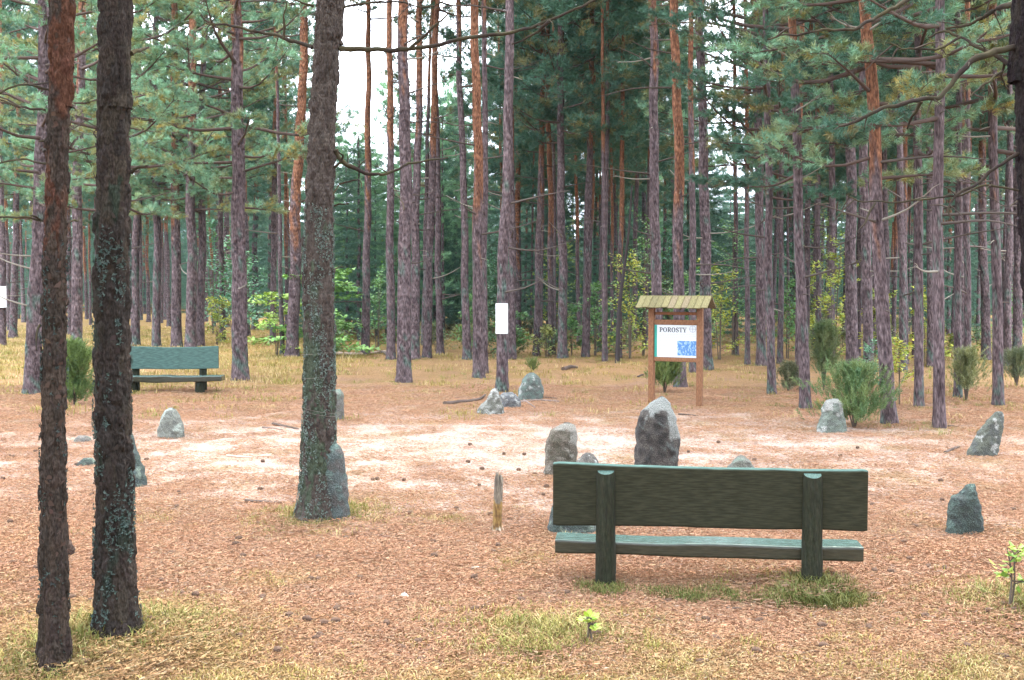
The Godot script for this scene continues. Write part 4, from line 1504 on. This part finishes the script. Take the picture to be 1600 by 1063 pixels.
func saplings() -> void:
	var dg := Color(0.055, 0.10, 0.035)
	var yg := Color(0.15, 0.18, 0.05)
	juniper("round dark juniper bush between the slim reddish trunk and the far bench", at(116, 634), 1.12, 0.26, 1000, 3, dg, Color(0.12, 0.17, 0.05), 0.12, 0.5)
	juniper("small juniper growing against the information board", at(1039, 614), 0.86, 0.27, 900, 4, Color(0.08, 0.13, 0.045), yg, 0.25, 0.4)
	juniper("spreading juniper beside the pale lichened boulder", at(1335, 668), 0.92, 0.42, 800, 5, Color(0.06, 0.12, 0.05), Color(0.13, 0.17, 0.06), 0.18, 1.0)
	juniper("tall thin juniper behind the spreading one", at(1287, 610), 1.35, 0.24, 700, 6, Color(0.07, 0.11, 0.045), Color(0.14, 0.16, 0.07), 0.3, 0.8)
	juniper("thin sparse juniper beside the pale slender pine", at(1232, 612), 0.55, 0.20, 260, 7, Color(0.08, 0.10, 0.05), Color(0.15, 0.14, 0.08), 0.2, 0.9)
	juniper("thin upright juniper by the green lichened pine", at(1510, 626), 0.95, 0.22, 380, 8, Color(0.10, 0.13, 0.05), Color(0.20, 0.20, 0.09), 0.25, 0.9)
	juniper("dark sparse juniper at the far edge by the purple grey pine", at(1588, 604), 0.75, 0.22, 300, 9, Color(0.07, 0.09, 0.05), Color(0.12, 0.13, 0.06), 0.3, 0.9)
	juniper("tiny juniper sprig behind the white spotted stone", at(833, 579), 0.26, 0.10, 90, 10, Color(0.12, 0.15, 0.05), yg, 0.3, 0.4)
	var lime := Color(0.20, 0.36, 0.07)
	var lime2 := Color(0.11, 0.25, 0.08)
	var yel := Color(0.50, 0.42, 0.05)
	sapling("beech_sapling", "light green sapling in flat layers behind the lichen covered pine", at(500, 556), 2.9, 2.1, 4, 2600, 0.15, Color(0.22, 0.38, 0.10), lime2, 21, true, 0.12)
	sapling("beech_sapling", "low light green sapling spreading in the grass beside the orange barked pine", at(432, 556), 2.4, 1.6, 3, 1000, 0.13, Color(0.25, 0.41, 0.10), Color(0.28, 0.36, 0.08), 22, true, 0.12)
	sapling("oak_sapling", "yellow leaved sapling beside the slim leaning pines", at(1404, 634), 1.15, 0.55, 2, 320, 0.075, yel, Color(0.22, 0.34, 0.08), 23, false, 0.35)
	sapling("oak_sapling", "small blue green sapling behind the spreading juniper", at(1362, 640), 1.25, 0.40, 2, 240, 0.07, Color(0.16, 0.34, 0.22), Color(0.10, 0.22, 0.14), 24, false, 0.35)
	var spots := [[985, 560, 3.6, 1.3, 31], [1004, 555, 4.6, 1.5, 32], [930, 556, 2.6, 1.1, 33], [895, 556, 1.6, 0.8, 34], [1125, 562, 3.0, 1.2, 35], [1146, 556, 4.4, 1.5, 36], [1230, 560, 2.6, 0.9, 37], [1303, 572, 3.6, 0.9, 38], [1370, 560, 2.4, 0.8, 39], [800, 556, 1.4, 0.8, 40], [590, 548, 2.8, 1.2, 41], [338, 540, 2.0, 0.9, 42], [735, 553, 2.0, 0.9, 43], [1448, 570, 2.2, 0.8, 44], [1262, 556, 3.2, 1.0, 45], [1060, 556, 2.8, 1.2, 46], [1593, 556, 2.4, 1.0, 47]]
	for s in spots:
		rng.seed = s[4]
		var q := rng.randf()
		var a := Color(0.40, 0.38, 0.05) if q < 0.5 else Color(0.15, 0.30, 0.09)
		var b := Color(0.20, 0.30, 0.07) if q < 0.5 else Color(0.09, 0.20, 0.09)
		sapling("young_oak", "yellowing young oak among the trunks behind the clearing" if q < 0.5 else "green young oak among the trunks behind the clearing", at(s[0], s[1]), s[2], s[3], 3, 900, 0.10, a, b, s[4], false, 0.1, "sapling")
		get_child(get_child_count() - 1).set_meta("group", "yellowing young oaks under the pines" if q < 0.5 else "green young oaks under the pines")
	rng.seed = 640
	var back := []
	for k in 26:
		var d := rnd(42.0, 68.0)
		var u := rnd(330, 1560)
		back.append([(u - CU) / FOC * d, -d, rnd(3.0, 6.5), rng.randi()])
	for k in back.size():
		var q: Array = back[k]
		var warm := k % 3 == 0
		sapling("young_birch", "yellow green young birch deep among the pine trunks" if warm else "blue green young birch deep among the pine trunks", on(q[0], q[1]), q[2], 1.7, 3, 700, 0.16, Color(0.30, 0.34, 0.09) if warm else Color(0.13, 0.30, 0.17), Color(0.16, 0.28, 0.10) if warm else Color(0.08, 0.19, 0.13), q[3], false, 0.15, "sapling")
		get_child(get_child_count() - 1).set_meta("group", "young birches deep in the wood")
	# low bilberry and seedlings that close the far edge of the clearing
	rng.seed = 650
	var low := []
	for k in 64:
		var d := rnd(33.0, 56.0)
		var u := rnd(470, 1610)
		low.append([(u - CU) / FOC * d, -d, rnd(0.5, 1.15), rng.randi()])
	for k in low.size():
		var q: Array = low[k]
		var tone := k % 3
		sapling("low_shrub", "%s low shrub closing the far edge of the clearing" % ["dark green", "olive", "yellow green"][tone], on(q[0], q[1]), q[2], 0.85, 5, 420, 0.10, [Color(0.07, 0.13, 0.06), Color(0.17, 0.17, 0.07), Color(0.28, 0.28, 0.08)][tone], [Color(0.12, 0.20, 0.09), Color(0.10, 0.13, 0.06), Color(0.16, 0.20, 0.07)][tone], q[3], false, 0.05, "shrub")
		get_child(get_child_count() - 1).set_meta("group", "low shrubs at the far edge")
	sapling("oak_sapling", "little oak with few green leaves on the mound at the right hand pine", at(1586, 950), 0.42, 0.26, 2, 70, 0.055, Color(0.16, 0.30, 0.06), Color(0.34, 0.36, 0.06), 51, false, 0.35)
	sapling("seedling", "tiny seedling with a few bright green leaves in front of the bench", at(922, 1002), 0.16, 0.09, 3, 16, 0.055, Color(0.30, 0.50, 0.10), Color(0.34, 0.36, 0.06), 52, false, 0.6)

# ------------------------------------------------------------------ grass and litter
func scatter(called: String, label: String, category: String, mesh: Mesh, xf: Array, cols: Array) -> void:
	var mm := MultiMesh.new()
	mm.transform_format = MultiMesh.TRANSFORM_3D
	mm.use_colors = true
	mm.mesh = mesh
	mm.instance_count = xf.size()
	for k in xf.size():
		mm.set_instance_transform(k, xf[k])
		mm.set_instance_color(k, cols[k])
	var o := MultiMeshInstance3D.new()
	o.name = called
	o.multimesh = mm
	add_child(o)
	tag(o, label, category, "", "stuff")

func grass_clump(sd: int, blades: int, h: float, w: float, spread: float) -> ArrayMesh:
	rng.seed = sd
	var b := MB.new()
	for k in blades:
		var a := rng.randf() * TAU
		var o := Vector3(rnd(-1, 1), 0, rnd(-1, 1)) * spread * 0.5
		var d := Vector3(cos(a), 0, sin(a))
		var H := h * rnd(0.5, 1.2)
		var bend := rnd(0.2, 1.1) * H
		var s := Vector3(-d.z, 0, d.x) * w
		var mid := o + d * bend * 0.35 + Vector3(0, H * 0.62, 0)
		var e := o + d * bend + Vector3(0, H * rnd(0.6, 1.0), 0)
		var c := Color(1, 1, 1).lerp(Color(0.72, 0.62, 0.5), rng.randf())
		b.quad(o - s, o + s, mid + s * 0.8, mid - s * 0.8, c)
		b.tri(mid - s * 0.8, mid + s * 0.8, e, c)
	return b.mesh(M.grass)

func litter_clump(sd: int, bits: int) -> ArrayMesh:
	rng.seed = sd
	var b := MB.new()
	for k in bits:
		var a := rng.randf() * TAU
		var o := Vector3(rnd(-1, 1), 0, rnd(-1, 1)) * 0.19
		o.y = rnd(0.002, 0.014)
		var d := Vector3(cos(a), rnd(-0.18, 0.18), sin(a))
		var L := rnd(0.004, 0.013)
		var fat := rnd(0.001, 0.003)
		var kindb := rng.randf()
		if kindb < 0.5:
			L = rnd(0.014, 0.034)
			fat = rnd(0.0006, 0.0011)
		elif kindb > 0.994:
			L = rnd(0.012, 0.022)
			fat = rnd(0.005, 0.010)
		var s := Vector3(-d.z, rnd(-0.3, 0.3), d.x) * fat
		var t := rng.randf()
		var c := Color(1.05, 0.82, 0.64)
		if t < 0.30: c = Color(0.90, 0.65, 0.48)
		elif t < 0.42: c = Color(0.66, 0.48, 0.38)
		elif t < 0.62: c = Color(1.3, 1.1, 0.86)
		elif t < 0.67: c = Color(1.6, 1.5, 1.35)
		elif t < 0.71: c = Color(0.33, 0.25, 0.22)
		c = c.lerp(Color(1.0, 0.78, 0.63), 0.52)
		b.quad(o - d * L - s, o - d * L + s, o + d * L + s, o + Vector3(0, 0.004, 0) + d * L - s, c)
	return b.mesh(M.litter)

func ground_cover() -> void:
	# needle litter
	var kinds := []
	for k in 5: kinds.append(litter_clump(200 + k, 150))
	rng.seed = 300
	for k in 5:
		var xf := []
		var cs := []
		for j in 4200:
			var z := -rnd(4.4, 23.0)
			var x := rnd(-1, 1) * (-z * 0.49 + 0.6)
			var s := sandiness(x, z)
			if rng.randf() < s * 0.9: continue
			if z < -14.0 and rng.randf() < 0.35: continue
			var q := gh(x, z)
			xf.append(Transform3D(Basis(Vector3.UP, rng.randf() * TAU) * Basis.from_scale(Vector3.ONE * rnd(0.85, 1.3)), Vector3(x, q, z)))
			var c := Color(0.33, 0.25, 0.212).lerp(Color(0.38, 0.268, 0.20), rng.randf())
			c = c.lerp(Color(0.26, 0.24, 0.11), greenness(x, z) * 0.5)
			cs.append(c)
		scatter("needle_litter" if k == 0 else "needle_litter_%03d" % k, "fallen pine needles and bark crumbs lying all over the ground", "litter", kinds[k], xf, cs)
	# grass
	var gk := [grass_clump(401, 22, 0.045, 0.0022, 0.16), grass_clump(402, 26, 0.03, 0.0022, 0.22), grass_clump(403, 18, 0.075, 0.0024, 0.15), grass_clump(404, 22, 0.11, 0.006, 0.5)]
	var xfs := [[], [], [], []]
	var css := [[], [], [], []]
	rng.seed = 500
	for j in 34000:
		var z := -rnd(4.4, 10.6)
		var x := rnd(-1, 1) * (-z * 0.49 + 0.5)
		var g := greenness(x, z)
		var tus := 0.0
		for m: Vector4 in mounds:
			tus = maxf(tus, exp(-((x - m.x) * (x - m.x) + (z - m.y) * (z - m.y)) / (m.z * m.z * 0.9)))
		if rng.randf() > maxf(g * g * 0.55, tus * 0.95): continue
		var k := 0 if rng.randf() < 0.5 else 1
		if tus > 0.5 and rng.randf() < 0.35: k = 2
		put_grass(xfs, css, k, x, z, tus)
	# the thick tussock at the bench's right post
	var tq := at(1280, 934)
	for j in 150:
		var a := rng.randf() * TAU
		var rr := 0.27 * sqrt(rng.randf())
		put_grass(xfs, css, 2, tq.x + cos(a) * rr * 1.3, tq.z + sin(a) * rr * 0.7, 2.0)
	# low mossy grass under the front bench, darkened to carry its shadow
	var bl := at(905, 922)
	var br := at(1330, 934)
	for j in 420:
		var t := rng.randf()
		var p := bl.lerp(br, t) + Vector3(0, 0, rnd(-0.14, 0.14))
		if n2.get_noise_2d(p.x * 7.0, p.z * 7.0) < -0.1: continue
		put_grass(xfs, css, 0, p.x, p.z, 2.0)
	# round the feet of trees
	for c in get_children():
		if c.has_meta("category") and c.get_meta("category") == "tree" and c.position.z < -8.0 and c.position.z > -40.0:
			for j in 34:
				var a := rng.randf() * TAU
				var rr := rnd(0.15, 0.75)
				var x: float = c.position.x + cos(a) * rr
				var z: float = c.position.z + sin(a) * rr
				if rng.randf() < 0.6: put_grass(xfs, css, 2 if rng.randf() < 0.5 else 0, x, z, 0.4)
	# the far floor
	for j in 15000:
		var z := -rnd(17.0, 62.0)
		var x := rnd(-1, 1) * (-z * 0.49 + 0.5)
		if rng.randf() > greenness(x, z) * (0.6 if x < -4.5 else 0.4): continue
		put_grass(xfs, css, 3, x, z, 0.0)
	for k in 4:
		scatter(["grass", "moss_grass", "tussock_grass", "forest_grass"][k], ["short yellow green grass on the near verge", "mossy yellow ground cover at the near trunks", "longer grass in tussocks at posts and tree feet", "yellow forest grass under the far pines"][k], "grass", gk[k], xfs[k], css[k])

func put_grass(xfs: Array, css: Array, k: int, x: float, z: float, tus: float) -> void:
	var s := rnd(0.7, 1.35)
	xfs[k].append(Transform3D(Basis(Vector3.UP, rng.randf() * TAU) * Basis.from_scale(Vector3(s, s * rnd(0.7, 1.2), s)), on(x, z)))
	var c := Color(0.36, 0.28, 0.10).lerp(Color(0.22, 0.23, 0.065), rng.randf())
	if rng.randf() < 0.3: c = Color(0.48, 0.38, 0.2)
	if tus > 0.3: c = c.lerp(Color(0.13, 0.17, 0.05), rng.randf() * 0.8)
	if tus > 1.5: c = c.lerp(Color(0.09, 0.115, 0.035), 0.75)
	css[k].append(c)

# ------------------------------------------------------------------ sticks, cones, roots
func stick(pts: Array, r: float, col: Color, label: String, called := "fallen_stick", group := "") -> void:
	var b := MB.new()
	var foot := at(pts[0][0], pts[0][1])
	var l := []
	for k in pts.size():
		var p := at(pts[k][0], pts[k][1])
		l.append(p - foot + Vector3(0, r * 0.6, 0))
	if l.size() == 2: l.insert(1, l[0].lerp(l[1], 0.55) + Vector3(0, r * 0.6, rnd(-0.03, 0.03)))
	var path := curve(l, 10)
	tube(b, path, lin(11, r, r * 0.45), 7, col, 0.35, col * 1.5)
	whole(called, b.mesh(M.twig), foot, label, "stick", group)

func debris() -> void:
	rng.seed = 900
	var dk := Color(0.085, 0.065, 0.055)
	var pale := Color(0.40, 0.33, 0.27)
	stick([[695, 633], [725, 630], [748, 627], [758, 621]], 0.045, dk, "dark root running from the pointed stone across the clearing", "tree_root")
	stick([[796, 631], [820, 629], [842, 627], [874, 629]], 0.028, Color(0.14, 0.11, 0.10), "long stick lying at the foot of the white spotted stone")
	stick([[812, 622], [824, 630], [836, 638]], 0.02, Color(0.14, 0.11, 0.10), "short slanting stick between the flat topped stone and the white spotted one")
	stick([[852, 622], [872, 624]], 0.016, dk, "short stick to the open side of the white spotted stone")
	stick([[382, 785], [420, 787], [466, 790]], 0.022, dk, "dark stick lying against the foot of the lichen covered pine")
	stick([[426, 664], [448, 668], [466, 673]], 0.022, dk, "bent dark stick beside the lichen covered pine near the pale stone")
	stick([[410, 669], [442, 673]], 0.014, Color(0.14, 0.11, 0.10), "thin stick parallel to a bent dark one near the lichen covered pine")
	stick([[354, 713], [388, 714], [424, 711]], 0.014, pale, "pale thin stick on the sand between the far bench and the lichen covered pine")
	stick([[1477, 709], [1500, 700]], 0.022, dk, "dark stick lying beside the leaning slab stone")
	stick([[1482, 667], [1496, 667]], 0.016, dk, "short dark stick at the foot of the straight grey pine")
	stick([[555, 841], [595, 838], [640, 848]], 0.010, Color(0.12, 0.09, 0.09), "thin crooked twig between the lichen covered pine and the broken stake")
	stick([[873, 1030], [895, 1040], [925, 1043]], 0.010, pale, "curved grey stick lying in the near grass below the seedling")
	stick([[940, 1046], [982, 1052]], 0.006, Color(0.5, 0.4, 0.28), "straight straw coloured stalk in the near grass below the seedling")
	stick([[1234, 1026], [1282, 1019]], 0.010, Color(0.16, 0.11, 0.09), "short broken stick in the dry grass by the front bench")
	stick([[1135, 952], [1185, 957]], 0.008, dk, "thin twig on the litter under the front bench")
	stick([[1000, 944], [1020, 948]], 0.007, dk, "short twig by the left post of the front bench")
	stick([[-20, 985], [10, 994], [60, 993]], 0.010, Color(0.10, 0.085, 0.08), "forked twig ending at the slim reddish trunk")
	stick([[520, 554], [560, 556], [606, 551]], 0.07, Color(0.34, 0.27, 0.22), "pale fallen log among grass at the edge of the wood", "fallen_log")
	stick([[612, 559], [590, 550]], 0.05, Color(0.10, 0.085, 0.08), "dark broken bough leaning on the pale fallen log", "fallen_log")
	stick([[1060, 648], [1092, 651]], 0.014, dk, "small dark stick on the ground by the right post of the board")
	stick([[880, 579], [902, 577]], 0.06, dk, "dark piece of rotten wood in the moss behind the ring", "fallen_log")
	stick([[997, 590], [1006, 587]], 0.03, dk, "small dark chunk of wood near the information board's left post")
	for k in 34:
		var u := rnd(20, 1580)
		var v := rnd(690, 1040)
		if u > 850 and u < 1370 and v > 720 and v < 930: continue
		var a := rnd(-0.35, 0.35)
		var L := rnd(14, 34)
		stick([[u, v], [u + L * cos(a), v + L * sin(a) * 0.5]], rnd(0.004, 0.009), dk.lerp(pale, rng.randf()), "small bare twig lying loose on the litter", "loose_twig", "small twigs lying loose on the litter")
	# broken stake
	var p := at(776, 833)
	var m := mpp(p)
	var t := thing("broken_stake", "weathered broken wooden stake with orange rot, standing in the clearing", "stake", p)
	var rings := []
	var cols := []
	for j in 30:
		var q := j / 29.0
		var ring := PackedVector3Array()
		var cc := PackedColorArray()
		for s in 22:
			var a := TAU * s / 22
			var rr := (7.0 + 2.2 * exp(-q * 10.0)) * m * (1.0 + 0.10 * n2.get_noise_3dv(Vector3(cos(a) * 4, q * 4, sin(a) * 4)))
			if j == 29: rr *= 0.75
			var y := q * 90 * m + (n2.get_noise_2d(cos(a) * 5, sin(a) * 5) * 0.09 if q > 0.9 else 0.0) - 0.05 * (1.0 - q)
			var w := Vector3(cos(a) * rr + q * 3.5 * m, y, sin(a) * rr)
			ring.append(w)
			var c := Color(0.32, 0.275, 0.215).lerp(Color(0.17, 0.145, 0.12), clampf(n2.get_noise_3dv(Vector3(w.x * 60, w.y * 6, w.z * 60)) + 0.5, 0, 1))
			var e := q + n2.get_noise_3dv(w * 22.0) * 0.16
			if e < 0.64: c = Color(0.42, 0.27, 0.10).lerp(Color(0.22, 0.13, 0.06), clampf(n2.get_noise_3dv(w * 40.0) * 1.6 + 0.5, 0, 1))
			if e < 0.18: c = Color(0.52, 0.44, 0.33)
			cc.append(c)
		rings.append(ring); cols.append(cc)
	var b := MB.new()
	skin(b, rings, cols, false, true)
	part("shaft", b.mesh(M.raw_wood), t)
	var sp := MB.new()
	for k in 9:
		var a := rng.randf() * TAU
		var o := Vector3(cos(a), 0, sin(a)) * 8.5 * m
		var e := o * 1.6 + Vector3(0, -0.005, 0)
		var s := Vector3(-sin(a), 0, cos(a)) * 0.012
		sp.tri(o + Vector3(0, 0.07, 0), e - s, e + s, Color(0.55, 0.47, 0.36))
	part("splinters", sp.mesh(M.litter), t)
	# cones
	var cone := MB.new()
	var rg := []
	var cl := []
	for j in 7:
		var q := j / 6.0
		var ring := PackedVector3Array()
		var cc := PackedColorArray()
		for s in 8:
			var a := TAU * (s + 0.5 * (j % 2)) / 8
			var rr := 0.019 * sqrt(maxf(0.02, sin(PI * (0.15 + q * 0.8)))) * (1.0 + 0.22 * (s % 2))
			ring.append(Vector3(cos(a) * rr, sin(a) * rr + 0.016, (q - 0.5) * 0.055))
			cc.append(Color(0.085, 0.055, 0.045) if (s + j) % 2 == 0 else Color(0.13, 0.085, 0.06))
		rg.append(ring); cl.append(cc)
	skin(cone, rg, cl)
	var cm := cone.mesh(M.twig)
	var made := 0
	while made < 150:
		var u := rnd(0, 1600)
		var v := 640.0 + 400.0 * pow(rng.randf(), 0.8)
		var q := at(u, v)
		if u > 860 and u < 1350 and v > 730 and v < 930: continue
		whole("pine_cone", cm, q, "dark fallen pine cone lying on the clearing floor", "pine cone", "pine cones scattered on the clearing floor", rng.randf() * TAU)
		made += 1
	# pale chip
	var ch := MB.new()
	tube(ch, PackedVector3Array([Vector3(-0.03, 0.01, 0), Vector3(0, 0.016, 0.005), Vector3(0.03, 0.008, 0)]), PackedFloat32Array([0.008, 0.018, 0.006]), 6, Color(0.72, 0.70, 0.66))
	whole("wood_chip", ch.mesh(M.litter), at(632, 934), "single whitish chip lying on the near litter", "chip")
